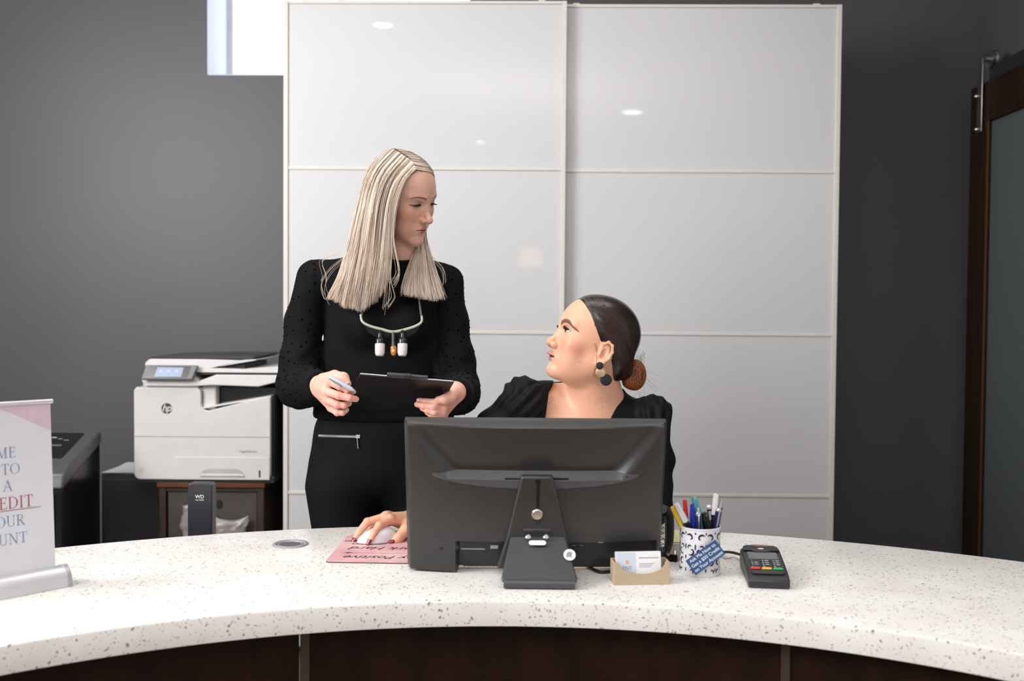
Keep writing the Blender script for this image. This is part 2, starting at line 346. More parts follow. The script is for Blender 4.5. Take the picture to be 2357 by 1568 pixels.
# ================================================================== BACK OFFICE MACHINES (left)
M_blk = mat('black_plastic', (0.012, 0.012, 0.013), 0.42, bump=0.1, bscale=600, bdist=0.0002)
M_blk2 = mat('black_gloss_plastic', (0.010, 0.010, 0.012), 0.18)
M_dgrey = mat('dark_grey_plastic', (0.045, 0.045, 0.05), 0.4)
M_mgrey = mat('mid_grey_plastic', (0.15, 0.15, 0.16), 0.4)
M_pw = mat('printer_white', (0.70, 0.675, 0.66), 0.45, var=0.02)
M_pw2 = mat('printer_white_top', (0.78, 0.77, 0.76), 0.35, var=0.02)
M_paper = mat('paper_white', (0.86, 0.87, 0.89), 0.7, var=0.02)
M_silv = mat('silver', (0.62, 0.62, 0.64), 0.28, metal=0.9)
M_chrome = mat('chrome', (0.75, 0.74, 0.72), 0.15, metal=1.0)
M_txt_d = mat('dark_print', (0.05, 0.05, 0.055), 0.6)
M_txt_w = mat('white_print', (0.75, 0.75, 0.76), 0.6)
M_txt_g = mat('grey_print', (0.28, 0.28, 0.3), 0.6)
# --- nightstand
NX0, NX1, NY0, NY1, NTZ = -1.288, -0.905, 3.64, 4.06, 0.628
M_nw = mat('brown_walnut_edge', (0.13, 0.045, 0.016), 0.4, var=0.2, vscale=20)
M_nd = mat('dark_brown_wood', (0.045, 0.026, 0.018), 0.45, var=0.2, vscale=12)
M_fab = mat('grey_brown_drawer_fabric', (0.075, 0.062, 0.056), 0.9, bump=0.4, bscale=500)
ns = thing('side_cabinet', 'small brown wooden side cabinet with fabric drawer under the printer', 'cabinet', ((NX0+NX1)/2, NY0+0.2, 0))
MB().bb((NX0-0.006, NY0-0.008, NTZ-0.018), (NX1+0.006, NY1, NTZ)).build('cabinet_top', M_nw, ns, bevel=0.002)
for x in (NX0, NX1-0.024):
    for y in (NY0, NY1-0.024): MB().bb((x, y, 0), (x+0.024, y+0.024, NTZ-0.018)).build('leg', M_nd, ns, bevel=0.002)
MB().bb((NX0+0.024, NY0+0.004, NTZ-0.034), (NX1-0.024, NY0+0.02, NTZ-0.018)).build('top_rail', M_nd, ns)
for xa_ in (NX0+0.004, NX1-0.012): MB().bb((xa_, NY0+0.024, 0.06), (xa_+0.008, NY1-0.024, NTZ-0.018)).build('side_panel', M_nd, ns)
dr = MB().bb((NX0+0.028, NY0+0.012, 0.33), (NX1-0.028, NY0+0.03, NTZ-0.037)).build('fabric_drawer', M_fab, ns, bevel=0.003)
MB().bb((NX0+0.028, NY0+0.012, 0.06), (NX1-0.028, NY0+0.03, 0.32)).build('fabric_drawer', M_fab, ns, bevel=0.003)
hc = P(505, 1161, NY0+0.011)
MB().prism(rrect(0.020, 0.032, 0.0099, 6, hc.x, -hc.z), -(NY0+0.012), -(NY0+0.009), Matrix.Rotation(radians(-90), 4, 'X') @ Matrix.Scale(-1, 4, (0, 0, 1)) @ Matrix.Scale(-1, 4, (0, 1, 0)) if False else Matrix(((1, 0, 0, 0), (0, 0, -1, 0), (0, -1, 0, 0), (0, 0, 0, 1)))).build('handle_hole', M_blk, dr)
# clear plastic bag in front of the drawer
rnd = random.Random(5)
bag_c = P(560, 1206, 3.60)
M_bag = mat('clear_plastic_film', (0.30, 0.27, 0.255), 0.25, var=0.15, vscale=25)
vs = []; fs = []; nu, nv = 22, 14
for j in range(nv+1):
    for i in range(nu+1):
        u, v = i/nu, j/nv
        vs.append((-1.20+0.24*u+0.006*sin(9*v), 3.622-0.018*sin(pi*u)*sin(pi*v)+rnd.uniform(-.005, .005), 0.40+(0.12+0.03*sin(5*u+1))*v+rnd.uniform(-.003, .003)))
for j in range(nv):
    for i in range(nu): a = j*(nu+1)+i; fs.append((a, a+1, a+nu+2, a+nu+1))
bag = MB().add(vs, fs).build('plastic_bag', M_bag, None, (-1.08, 3.62, 0.40), smooth=True, ang=80); sm = bag.modifiers.new('s', 'SOLIDIFY'); sm.thickness = 0.001
tag(bag, 'crumpled clear plastic bag hanging on the front of the brown side cabinet', 'bag')
# --- filing cabinet with paper
FX0, FX1, FZ = -1.565, -1.315, 0.632
fc = thing('filing_cabinet', 'low charcoal filing cabinet behind the printer with a white sheet on top', 'cabinet', (-1.43, 3.95, 0))
M_fc = mat('charcoal_metal', (0.062, 0.062, 0.07), 0.45)
MB().bb((FX0, 3.80, 0), (FX1, 4.16, FZ)).build('body', M_fc, fc, bevel=0.004)
for z0, z1 in ((0.04, 0.31), (0.33, 0.61)):
    d = MB().bb((FX0+0.01, 3.79, z0), (FX1-0.01, 3.802, z1)).build('drawer', M_fc, fc, bevel=0.002)
    MB().bb((FX0+0.02, 3.775, z0+0.09 if z0 < 0.2 else z0+0.022), (FX1-0.04, 3.79, z0+0.1 if z0 < 0.2 else z0+0.034)).build('handle', M_silv, d, bevel=0.002)
pp = MB()
for k in range(3): pp.box((-1.455+0.004*k, 3.93, FZ+0.0012+0.0011*k), (0.212, 0.26, 0.001), Matrix.Rotation(radians(4*k-3), 3, 'Z'))
tag(pp.build('paper_sheets', M_paper, None, (-1.455, 3.93, FZ)), 'white paper sheets lying on the charcoal cabinet left of the printer', 'paper')

# --- printer
PX0, PX1, PY0, PY1, PZ0 = -1.372, -0.876, 3.62, 4.03, NTZ
pr_ = thing('printer', 'large white and black office printer with colour touch screen', 'printer', ((PX0+PX1)/2, 3.8, PZ0))
def pz(py, px=470, Z=3.62): return P(px, py, Z).z
def pxx(px, Z=3.62, py=1000): return P(px, py, Z).x
zb0, zt0 = PZ0+0.012, pz(893)
MB().bb((PX0+0.02, PY0+0.012, PZ0), (PX1+0.010, PY1-0.02, zb0+0.012)).build('base', M_dgrey, pr_, bevel=0.003)
# dark body behind the white front
XZ = Matrix(((1, 0, 0, 0), (0, 0, 1, 0), (0, 1, 0, 0), (0, 0, 0, 1)))      # prism plane (x,z) extruded along y
c1x, c2x = pxx(462), pxx(632)
zn, zr_ = pz(946, 480), pz(912, 620)
side = [(PX0-0.004, zb0+0.01), (PX0+0.02, zb0-0.004), (PX1+0.004, zb0-0.004), (PX1+0.010, zb0+0.01), (PX1+0.010, zr_-0.004), (c1x+0.03, zn+0.004), (c1x+0.004, zn+0.02), (c1x+0.004, zt0-0.012), (PX0-0.004, zt0-0.012)]
MB().prism(side, PY0+0.02, PY1, XZ).build('body', M_blk, pr_, bevel=0.004)
front = [(PX0, zb0+0.018), (PX0+0.006, zb0+0.006), (PX0+0.018, zb0), (PX1-0.018, zb0), (PX1-0.006, zb0+0.006), (PX1, zb0+0.018), (PX1, zr_-0.004), (PX1-0.006, zr_), (c1x+0.026, zn), (c1x+0.008, zn+0.006), (c1x, zn+0.022), (c1x, zt0-0.01), (c1x-0.01, zt0), (PX0+0.01, zt0), (PX0, zt0-0.01)]
fr = MB().prism(front, PY0, PY0+0.022, XZ).build('front_cover', M_pw, pr_, bevel=0.004, seg=3, ang=20)
# left hood top and output slope
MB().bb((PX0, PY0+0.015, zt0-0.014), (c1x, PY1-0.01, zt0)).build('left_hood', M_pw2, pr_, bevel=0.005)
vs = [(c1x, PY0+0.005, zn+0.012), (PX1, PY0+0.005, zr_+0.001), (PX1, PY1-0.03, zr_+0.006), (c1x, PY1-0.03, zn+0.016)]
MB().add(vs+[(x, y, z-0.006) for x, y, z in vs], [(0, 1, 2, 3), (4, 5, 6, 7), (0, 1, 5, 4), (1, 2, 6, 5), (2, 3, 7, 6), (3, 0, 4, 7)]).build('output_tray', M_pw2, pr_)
MB().bb((c1x-0.002, PY0+0.02, zn), (c1x+0.05, PY0+0.10, zt0+0.01)).build('inner_wall', M_pw, pr_, bevel=0.006)
MB().bb((c1x+0.045, PY0+0.06, zn), (PX1+0.01, PY1-0.01, zt0+0.0)).build('output_cavity', M_blk2, pr_, bevel=0.003)
# seams
zs = pz(1006)
MB().bb((PX0+0.001, PY0-0.0006, zs-0.0008), (PX1-0.001, PY0+0.002, zs+0.0008)).build('seam', M_mgrey, fr)
xs = pxx(402); zs2 = pz(1052)
ty = MB().bb((xs, PY0-0.0022, zb0+0.001), (PX1-0.002, PY0+0.004, zs2)).build('paper_tray', M_pw, pr_, bevel=0.002)
hx, hz = pxx(512), pz(1090)
MB().prism([(hx-0.082, hz-0.006), (hx-0.07, hz+0.010), (hx-0.055, hz+0.017), (hx+0.055, hz+0.017), (hx+0.07, hz+0.010), (hx+0.082, hz-0.006)], PY0-0.0030, PY0-0.0018, XZ).build('handle_recess_shade', mat('printer_shade_white', (0.50, 0.47, 0.44), 0.5), ty)  # shade inside the recess put into a darker flat patch
MB().prism([(hx-0.082, hz-0.010), (hx-0.076, hz-0.001), (hx+0.076, hz-0.001), (hx+0.082, hz-0.010)], PY0-0.008, PY0-0.0018, XZ).build('handle_lip', M_pw, ty, bevel=0.002)
MB().bb((pxx(598)-0.003, PY0-0.003, pz(1098)), (pxx(598)+0.003, PY0, pz(1082))).build('usb_port', M_blk, fr)
MB().lathe([(0.0085, 0), (0.0085, 0.002), (0.0001, 0.002)], (pxx(325), PY0+0.0005, pz(1082)), (0, -1, 0), 20).build('power_button', mat('power_button_cream', (0.62, 0.58, 0.42), 0.4), fr)
FRT = lambda x, y, z: frame((x, y, z), (1, 0, 0), (0, 0, 1))
text('model_print', 'PageWide Pro', 0.011, FRT(pxx(572), PY0-0.0008, pz(1039)), M_txt_g, fr)
lg = MB().lathe([(0.0195, 0), (0.0195, 0.0012), (0.0001, 0.0012)], (pxx(384), PY0+0.0002, pz(941)), (0, -1, 0), 36).build('logo_disc', M_txt_d, fr)
text('logo_letters', 'hp', 0.036, FRT(pxx(384), PY0-0.0013, pz(941)+0.001), M_txt_w, lg, shear=0.30, offset=0.0003, spacing=0.92)
# control panel, scanner, feeder
cpx0, cpx1 = pxx(328), pxx(458)
Z0, Z1 = PY0-0.03, PY0+0.02
MB().bb((PX0+0.032, PY0+0.0, zt0-0.004), (c1x-0.01, PY1-0.02, pz(868))).build('neck', M_pw, pr_, bevel=0.006)
# scanner bed body (white wedge, cut away underneath to the right)
zA, zB = pz(872, 460, Z0), pz(862, 560, Z0)
sb = [(cpx0+0.004, pz(880)), (cpx0+0.016, pz(892)+0.004), (pxx(440), pz(892)+0.004), (pxx(490), pz(886)), (pxx(596), pz(889)), (pxx(640), pz(878)), (pxx(648), pz(866)), (pxx(640), pz(862)), (pxx(500), pz(862)), (cpx1, pz(878)), (cpx1, pz(872)), (cpx0, pz(872))]
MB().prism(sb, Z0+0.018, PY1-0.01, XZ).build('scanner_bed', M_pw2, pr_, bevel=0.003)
MB().bb((cpx1-0.01, PY0-0.005, pz(862)-0.001), (pxx(648), PY1-0.02, pz(857))).build('bed_gap', M_blk, pr_)
sl = [(cpx0+0.012, pz(870)), (cpx0+0.012, pz(836)), (cpx0+0.028, pz(827)), (pxx(470), pz(827)), (pxx(560), pz(829)), (pxx(490), pz(847)), (pxx(560), pz(849)), (pxx(648), pz(842)), (pxx(648), pz(844)), (pxx(648), pz(858)), (pxx(450), pz(858)), (pxx(450), pz(870))]
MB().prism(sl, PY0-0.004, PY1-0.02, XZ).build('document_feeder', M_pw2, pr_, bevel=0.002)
MB().prism([(cpx0+0.016, pz(829)), (cpx0+0.03, pz(824.5)), (pxx(575), pz(827)), (pxx(588), pz(822)), (pxx(584), pz(819)), (pxx(470), pz(819.5)), (cpx0+0.03, pz(822.5))], PY0+0.002, PY1-0.03, XZ).build('feeder_lid', M_dgrey, pr_, bevel=0.002)
MB().prism([(pxx(475), pz(846)), (pxx(510), pz(842.5)), (pxx(588), pz(829)), (pxx(590), pz(826)), (pxx(560), pz(828)), (pxx(470), pz(842))], PY0-0.003, PY1-0.05, XZ).build('feeder_tray', M_pw2, pr_)
MB().bb((pxx(480), PY0+0.02, pz(850)), (pxx(560), PY1-0.06, pz(838))).build('feeder_slot', M_blk, pr_)
# tilted control panel with screen
c0 = P(388, 858, PY0-0.032)
CM = frame(c0, (1, 0, 0), (0, 0.35, 1))
scn = MB(CM).prism([(-0.096, -0.026), (-0.084, 0.0275), (0.104, 0.0275), (0.088, -0.026)], -0.012, 0.004).build('control_panel', M_mgrey, pr_, bevel=0.003)
MB(CM).prism([(-0.080, -0.021), (-0.068, 0.023), (0.080, 0.023), (0.070, -0.021)], 0.004, 0.0045).build('bezel', M_blk2, scn)
M_scr = mat('blue_touch_screen', (0.15, 0.2, 0.3), 0.25, emit=srgb(150, 168, 205), estr=0.4)
MB(CM).prism([(-0.048, -0.016), (-0.040, 0.018), (0.054, 0.018), (0.048, -0.016)], 0.0045, 0.005).build('touch_screen', M_scr, scn)
mi = MB(CM)
for k in range(3): mi.prism(rrect(0.010, 0.010, 0.003, 3, -0.026+0.028*k, 0.004), 0.005, 0.0053)
mi.build('screen_icons', mat('screen_icon_pale', (0.35, 0.4, 0.5), 0.4, emit=srgb(205, 215, 235), estr=0.3), scn)

# --- shredder
SX1, SX0, SY0, SY1 = -1.452, -1.84, 3.235, 3.53
sh = thing('paper_shredder', 'black office paper shredder with sloping grey top behind the banner', 'shredder', ((SX0+SX1)/2, 3.38, 0))
YZ = Matrix(((0, 0, 1, 0), (1, 0, 0, 0), (0, 1, 0, 0), (0, 0, 0, 1)))       # prism plane (y,z) extruded along x
body = [(SY0, 0.02), (SY1, 0.02), (SY1, 0.79), (SY0+0.02, 0.69), (SY0, 0.67)]
MB().prism(body, SX0+0.006, SX1-0.006, YZ).build('body', M_blk2, sh, bevel=0.004)
MB().bb((SX0+0.05, SY0-0.012, 0.04), (SX1-0.032, SY0, 0.655)).build('bin_door', M_dgrey, sh, bevel=0.004)
hood = [(SY0-0.012, 0.672), (SY1+0.002, 0.785), (SY1+0.002, 0.818), (SY1-0.012, 0.83), (SY0+0.05, 0.752), (SY0+0.0, 0.724)]
MB().prism(hood, SX0, SX1, YZ).build('hood', mat('shredder_grey', (0.085, 0.085, 0.09), 0.3), sh, bevel=0.014, seg=4, ang=25)
sa = math.atan2(0.078, 0.233)
tm = frame(((SX0+SX1)/2, SY0+0.166, 0.7915), (1, 0, 0), (0, cos(sa), sin(sa)))
MB(tm).prism(rrect(0.30, 0.20, 0.012), -0.006, 0.0015).build('top_inset', M_blk2, sh, bevel=0.001)
MB(tm).prism(rrect(0.22, 0.012, 0.005), 0.0015, 0.002).build('feed_slot', M_mgrey, sh)
for k in range(3): MB(tm).box((0.06+0.025*k, 0.06-0.01*k, 0.002), (0.016, 0.004, 0.001)).build('top_label', M_txt_w if k == 0 else M_txt_g, sh)
for x in (SX0+0.04, SX1-0.04):
    for y in (SY0+0.03, SY1-0.04): MB().cyl((x, y, 0), (x, y, 0.02), 0.018, n=16).build('foot', M_dgrey, sh)

# --- external drive on its shelf
shelf = tag(MB().bb((-0.90, 2.415, 0.55), (-0.60, 2.50, 0.566)).bb((-0.90, 2.415, 0.0), (-0.884, 2.50, 0.55)).bb((-0.616, 2.415, 0.0), (-0.60, 2.50, 0.55)).build('device_shelf', M_pan, None, (-0.75, 2.45, 0), bevel=0.002), 'narrow dark wood shelf behind the counter carrying the black drive', 'shelf')
dx, dxr = P(444, 1200, 2.46).x, P(499, 1200, 2.46).x; dz = P(471, 1107, 2.46).z
hd = thing('external_drive', 'tall black external hard drive standing behind the back edge of the counter', 'hard drive', ((dx+dxr)/2, 2.455, 0.566))
MB().prism(rrect(dxr-dx, dz-0.566, 0.008, 5, (dx+dxr)/2, (dz+0.566)/2), 2.42, 2.455, XZ).build('case', mat('drive_dark_case', (0.028, 0.028, 0.034), 0.28), hd, bevel=0.002, ang=60)
text('logo_print', 'WD', 0.012, FRT((dx+dxr)/2, 2.4192, P(474, 1144, 2.42).z), M_txt_w, hd, offset=0.0002)
text('model_print', 'my book', 0.006, FRT((dx+dxr)/2, 2.4192, P(474, 1151, 2.42).z), M_txt_w, hd)

# ================================================================== ROLL-UP BANNER
q0 = P(167, 1351, 1.86); q0 = P(167, 1351, 0.515/(0.515/1.86)); 
def on_top(px, py, z=TH):
    o = Vector((0, 0, CZ)); d = P(px, py, 1.0)-o; return o+d*((z-CZ)/d.z)
a = on_top(168, 1350); b = on_top(0, 1383)
e = (b-a).normalized(); nrm = Vector((-e.y, e.x, 0));
if nrm.y > 0: nrm = -nrm
bn = thing('table_banner', 'silver tabletop roll-up banner with blue and red lettering at the left end', 'banner', a-nrm*0.03)
BM = Matrix.Translation(a) @ Matrix((-e, Vector((0, 0, 1)), nrm)).transposed().to_4x4()   # x along the base (0 at right end, negative leftwards), y up, z to the viewer
M_bsil = mat('banner_silver', (0.66, 0.66, 0.69), 0.3, metal=0.55, var=0.02)
csec = [(0.0, 0.0), (0.0, 0.010), (-0.004, 0.022), (-0.013, 0.033), (-0.026, 0.038), (-0.042, 0.034), (-0.052, 0.022), (-0.054, 0.0)]   # z,y section
ZY = Matrix(((0, 0, 1, 0), (0, 1, 0, 0), (1, 0, 0, 0), (0, 0, 0, 1)))
BW = 0.232
MB(BM).prism([(z*0.97-0.001, y*0.97+0.0005) for z, y in csec], -BW-0.006, -0.009, ZY).build('base', M_bsil, bn, smooth=True, ang=50)
for x0, x1 in ((-0.009, 0.0), (-BW-0.015, -BW-0.006)): MB(BM).prism(csec, x0, x1, ZY).build('end_cap', M_mgrey if False else mat('end_cap_silver', (0.42, 0.42, 0.46), 0.35, metal=0.5), bn, bevel=0.001)
pb = BM.inverted() @ P(131, 1308, a.y+0.012); zp = -0.024
# panel: from y=.034 up; find top height from photo
def banner_hit(px, py, lean):
    o = BM.inverted() @ Vector((0, 0, CZ)); d = (BM.inverted() @ P(px, py, 2.0))-o
    # plane z = zp - lean*(y)
    t = (zp-lean*o.y-o.z)/(d.z+lean*d.y); return o+d*t
LEAN = 0.06
rt = banner_hit(112, 924, LEAN); rb = banner_hit(131, 1306, LEAN)
xr = (rt.x+rb.x)/2; HT = rt.y
PMB = BM @ frame((xr, 0.03, zp-LEAN*0.03), (1, 0, 0), (0, 1, -LEAN))       # local x<=0, y up the panel, z to viewer
H = (HT-0.03)*sqrt(1+LEAN*LEAN); PW = 0.212
M_ban = mat('banner_film_white', (0.66, 0.66, 0.71), 0.5, var=0.01)
pn = MB(PMB).bb((-PW, 0, -0.0004), (0, H, 0)).build('banner_film', M_ban, bn)
M_pink = mat('banner_pink', (0.62, 0.48, 0.55), 0.5)
MB(PMB).prism([(0, H-0.001), (-PW/2-0.0, H-0.001), (-0.062, H-0.021), (-0.0, H-0.055)], 0.0, 0.0003).build('pink_corner', M_pink, pn)
MB(PMB).prism([(-PW, H-0.001), (-PW/2, H-0.001), (-PW+0.062, H-0.021), (-PW, H-0.055)], 0.0, 0.0003).build('pink_corner', M_pink, pn)
MB(PMB).cyl((-PW-0.004, H, 0), (0.004, H, 0), 0.0042, n=14).build('top_rail', M_bsil, bn, smooth=True)
MB(PMB).cyl((-PW/2, 0, -0.006), (-PW/2, H, -0.006), 0.003, n=10).build('support_pole', M_bsil, bn)
MB(PMB).lathe([(0.0085, 0), (0.0085, 0.0004), (0.006, 0.0004), (0.006, 0)], PMB.to_3x3() @ Vector((0, 0, 0)), n=24).build if False else None
rg = [(cos(2*pi*i/28), sin(2*pi*i/28)) for i in range(28)]
MB(PMB).prism([(-PW/2+0.010*x, H-0.062+0.010*y) for x, y in rg], 0.0, 0.0004).build('logo_disc', M_txt_g, pn)
# hand-built serif capitals: bars (x0,y0,x1,y1,weight) and arcs (cx,cy,rx,ry,a0,a1,weight), serifs
T, t_ = 0.115, 0.045
def srf(x, y, wd=0.30): return ('b', x-wd/2, y, x+wd/2, y, t_)
GL = {
 'A': (0.86, [('b', .43, 1, .12, .02, t_), ('b', .43, 1, .74, .02, T), ('b', .22, .36, .66, .36, t_), srf(.12, .02, .26), srf(.74, .02, .28)]),
 'S': (0.58, [('a', .30, .745, .20, .235, 30, 270, .08), ('a', .28, .255, .22, .255, -150, 90, .09), ('b', .48, .76, .48, .97, t_), ('b', .08, .04, .08, .26, t_)]),
 'K': (0.84, [('b', .20, 0, .20, 1, T), ('b', .25, .42, .66, .98, t_), ('b', .36, .56, .72, .02, T), srf(.20, .98), srf(.20, .02), srf(.66, .98, .24), srf(.74, .02, .26)]),
 'M': (1.06, [('b', .18, 0, .20, 1, t_), ('b', .20, 1, .53, .04, T), ('b', .53, .04, .84, 1, t_), ('b', .86, 0, .84, 1, T), srf(.18, .02, .26), srf(.86, .02, .28), srf(.16, .98, .2), srf(.88, .98, .2)]),
 'E': (0.70, [('b', .20, 0, .20, 1, T), ('b', .10, .975, .60, .975, t_), ('b', .20, .52, .50, .52, t_), ('b', .10, .025, .62, .025, t_), ('b', .60, .98, .60, .80, t_), ('b', .62, .02, .63, .22, t_), ('b', .50, .43, .50, .61, t_)]),
 'H': (0.90, [('b', .20, 0, .20, 1, T), ('b', .70, 0, .70, 1, T), ('b', .2, .51, .7, .51, t_), srf(.2, .98), srf(.2, .02), srf(.7, .98), srf(.7, .02)]),
 'O': (0.92, [('a', .46, .5, .37, .48, 0, 360, -1)]),
 'C': (0.80, [('a', .46, .5, .36, .48, 42, 318, -1), ('b', .73, .72, .73, .95, t_)]),
 'G': (0.90, [('a', .46, .5, .37, .48, 42, 318, -1), ('b', .72, .05, .72, .42, T), srf(.72, .42, .28), ('b', .73, .72, .73, .95, t_)]),
 'D': (0.90, [('b', .20, 0, .20, 1, T), ('a', .36, .5, .42, .475, -90, 90, -1), ('b', .08, .975, .38, .975, t_), ('b', .08, .025, .38, .025, t_)]),
 'W': (1.16, [('b', .12, 1, .36, .02, T), ('b', .36, .02, .58, .98, t_), ('b', .58, .98, .82, .02, T), ('b', .82, .02, 1.04, 1, t_), srf(.12, .98, .26), srf(.58, .98, .26), srf(1.04, .98, .22)]),
 'T': (0.78, [('b', .39, 0, .39, 1, T), ('b', .08, .975, .70, .975, t_), ('b', .08, .98, .06, .78, t_), ('b', .70, .98, .72, .78, t_), srf(.39, .02)]),
 'R': (0.82, [('b', .20, 0, .20, 1, T), ('a', .34, .745, .25, .235, -90, 90, .09), ('b', .1, .975, .34, .975, t_), ('b', .2, .51, .36, .51, t_), ('b', .38, .50, .72, .02, T), srf(.20, .02), srf(.76, .02, .16)]),
 'I': (0.42, [('b', .21, 0, .21, 1, T), srf(.21, .98), srf(.21, .02)]),
 'N': (0.94, [('b', .18, 0, .18, 1, t_), ('b', .18, .98, .76, .02, T), ('b', .76, 0, .76, 1, t_), srf(.18, .02, .26), srf(.14, .98, .24), srf(.76, .98, .26)]),
 'U': (0.88, [('b', .20, .32, .20, 1, T), ('a', .45, .32, .25, .31, 180, 360, .07), ('b', .70, .32, .70, 1, t_), srf(.2, .98), srf(.70, .98, .26)]),
 'Y': (0.80, [('b', .40, 0, .40, .48, T), ('b', .40, .46, .12, .98, T), ('b', .40, .46, .68, .98, t_), srf(.12, .98, .26), srf(.68, .98, .24), srf(.40, .02)]),
 '$': (0.60, [('a', .30, .70, .18, .19, 30, 270, .08), ('a', .30, .30, .18, .21, -150, 90, .08), ('b', .30, -.08, .30, 1.08, t_)]),
 '5': (0.58, [('a', .27, .30, .22, .29, -140, 100, .08), ('b', .16, .56, .16, .97, t_), ('b', .15, .96, .48, .96, .08)]),
 '0': (0.62, [('a', .31, .5, .23, .48, 0, 360, -1)]), ' ': (0.34, []),
}
def serif_line(mb, s, size, cx, cy):
    wd = sum(GL[c][0] for c in s)*size; x = cx-wd/2; y0 = cy-size/2; k = 0
    def quad(x0, y0_, x1, y1_, wt):
        nonlocal k
        d = Vector((x1-x0, y1_-y0_)); d.normalize(); n = Vector((-d.y, d.x))*wt*0.5
        z = 0.0004+0.00001*(k % 5); k += 1
        mb.add([(x0+n.x, y0_+n.y, z), (x0-n.x, y0_-n.y, z), (x1-n.x, y1_-n.y, z), (x1+n.x, y1_+n.y, z)], [(0, 1, 2, 3)])
    for c in s:
        w_, st = GL[c]
        for g in st:
            if g[0] == 'b': quad(x+g[1]*size, y0+g[2]*size, x+g[3]*size, y0+g[4]*size, g[5]*size)
            else:
                _, ax, ay, rx, ry, a0, a1, wt = g; n = max(6, int(abs(a1-a0)/20)); pts = []
                for i in range(n+1):
                    a_ = radians(a0+(a1-a0)*i/n)
                    ww = (0.035+0.085*abs(cos(a_))) if wt < 0 else wt
                    ca, sa_ = cos(a_), sin(a_)
                    pts += [(x+(ax+(rx+ww/2)*ca)*size, y0+(ay+(ry+0.02)*sa_)*size, 0.0004), (x+(ax+(rx-ww/2)*ca)*size, y0+(ay+(ry-0.02)*sa_)*size, 0.0004)]
                mb.add(pts, [(2*i, 2*i+1, 2*i+3, 2*i+2) for i in range(n)])
        x += w_*size
M_tb = mat('banner_blue_ink', (0.19, 0.26, 0.42), 0.6); M_tr = mat('banner_red_ink', (0.36, 0.06, 0.10), 0.6)
rows = [(1041, 'ASK ME', .0195), (1079, 'HOW TO', .0195), (1117, 'GET A', .0195), (1157, '$50 CREDIT', .0215), (1199, 'ON YOUR', .0195), (1240, 'ACCOUNT', .0195)]
for py, s, sz in rows:
    hy = (PMB.inverted() @ (BM @ banner_hit(30, py, LEAN))).y
    mb = MB(PMB); serif_line(mb, s, sz, -PW/2, hy)
    if '$' in s: mb.bb((-PW/2-0.083, hy-sz*0.66, 0.0003), (-PW/2+0.083, hy-sz*0.61, 0.0005))
    mb.build('lettering', M_tr if '$' in s else M_tb, pn)
# ================================================================== MONITOR
W, HH = 0.50, 0.300
bl_ = P(1228, 1299, 1.975); bl_.z = max(bl_.z, TH+0.006); tp_ = P(1235, 967, 1.90)
up = (tp_-bl_); up.x = 0; up = up.normalized()
MM = Matrix.Translation(bl_) @ Matrix((Vector((1, 0, 0)), up, Vector((1, 0, 0)).cross(up))).transposed().to_4x4()   # x right, y up the panel, z towards the viewer (rear of screen)
mo = thing('computer_monitor', 'black desktop monitor seen from behind on its easel stand', 'monitor', (bl_.x, bl_.y-0.05, TH))
M_mon = mat('monitor_back_plastic', (0.037, 0.036, 0.036), 0.36, bump=0.25, bscale=900, bdist=0.0003)
M_mon2 = mat('monitor_vent_lit', (0.075, 0.075, 0.08), 0.45, bump=0.5, bscale=1200, bdist=0.0004)  # lighter grey carries the light on the upward-facing vent ledge
HH = (tp_-bl_).length
MB(MM).bb((-W/2, 0, -0.014), (W/2, HH, 0.0)).build('bezel', M_mon, mo, bevel=0.002)
MB(MM).bb((-W/2+0.012, 0.02, -0.0145), (W/2-0.012, HH-0.012, -0.0138)).build('screen', M_blk2, mo)
ss = lambda a, b, x: (lambda t: t*t*(3-2*t))(min(1, max(0, (x-a)/(b-a))))
nu, nv = 150, 100
def dep(u, v):
    au = abs(u)/0.25
    body = 0.003+0.030*(1-au**4)*ss(-0.02, 0.02, v)
    body = 0.003+(0.016+0.018*(1-au**3))*ss(1.0, 0.97, au)
    vl = 0.207
    lim = 0.25-(HH-v)*0.75
    m1 = ss(lim+0.006, lim-0.03, abs(u))
    m2 = ss(vl-0.016, vl, v)
    frac = 0.10+0.9*ss(HH, vl, v) if v > vl else 1
    body -= m1*m2*(0.022+0.0*u)*(0.25+0.75*min(1, (HH-v)/(HH-vl+1e-6)))
    m3 = ss(0.066, 0.060, v)*ss(-0.152, -0.148, u)*ss(0.24, 0.235, u)
    body = body*(1-m3)+0.006*m3
    body *= ss(HH, HH-0.004, v)*0.6+0.4
    return body
us = np.linspace(-W/2, W/2, nu+1); vs_ = np.linspace(0.0, HH, nv+1)
vs = [(u, v, max(0.001, dep(u, v))) for v in vs_ for u in us]
fs = [(j*(nu+1)+i, j*(nu+1)+i+1, (j+1)*(nu+1)+i+1, (j+1)*(nu+1)+i) for j in range(nv) for i in range(nu)]
bdr = [i for i in range(nu+1)]+[j*(nu+1)+nu for j in range(1, nv+1)]+[nv*(nu+1)+i for i in range(nu-1, -1, -1)]+[j*(nu+1) for j in range(nv-1, 0, -1)]
b0 = len(vs); vs += [(vs[i][0], vs[i][1], 0.0) for i in bdr]
fs += [(bdr[i], bdr[(i+1) % len(bdr)], b0+(i+1) % len(bdr), b0+i) for i in range(len(bdr))]
MB(MM).add(vs, fs).build('back_cover', M_mon, mo, smooth=True, ang=40)
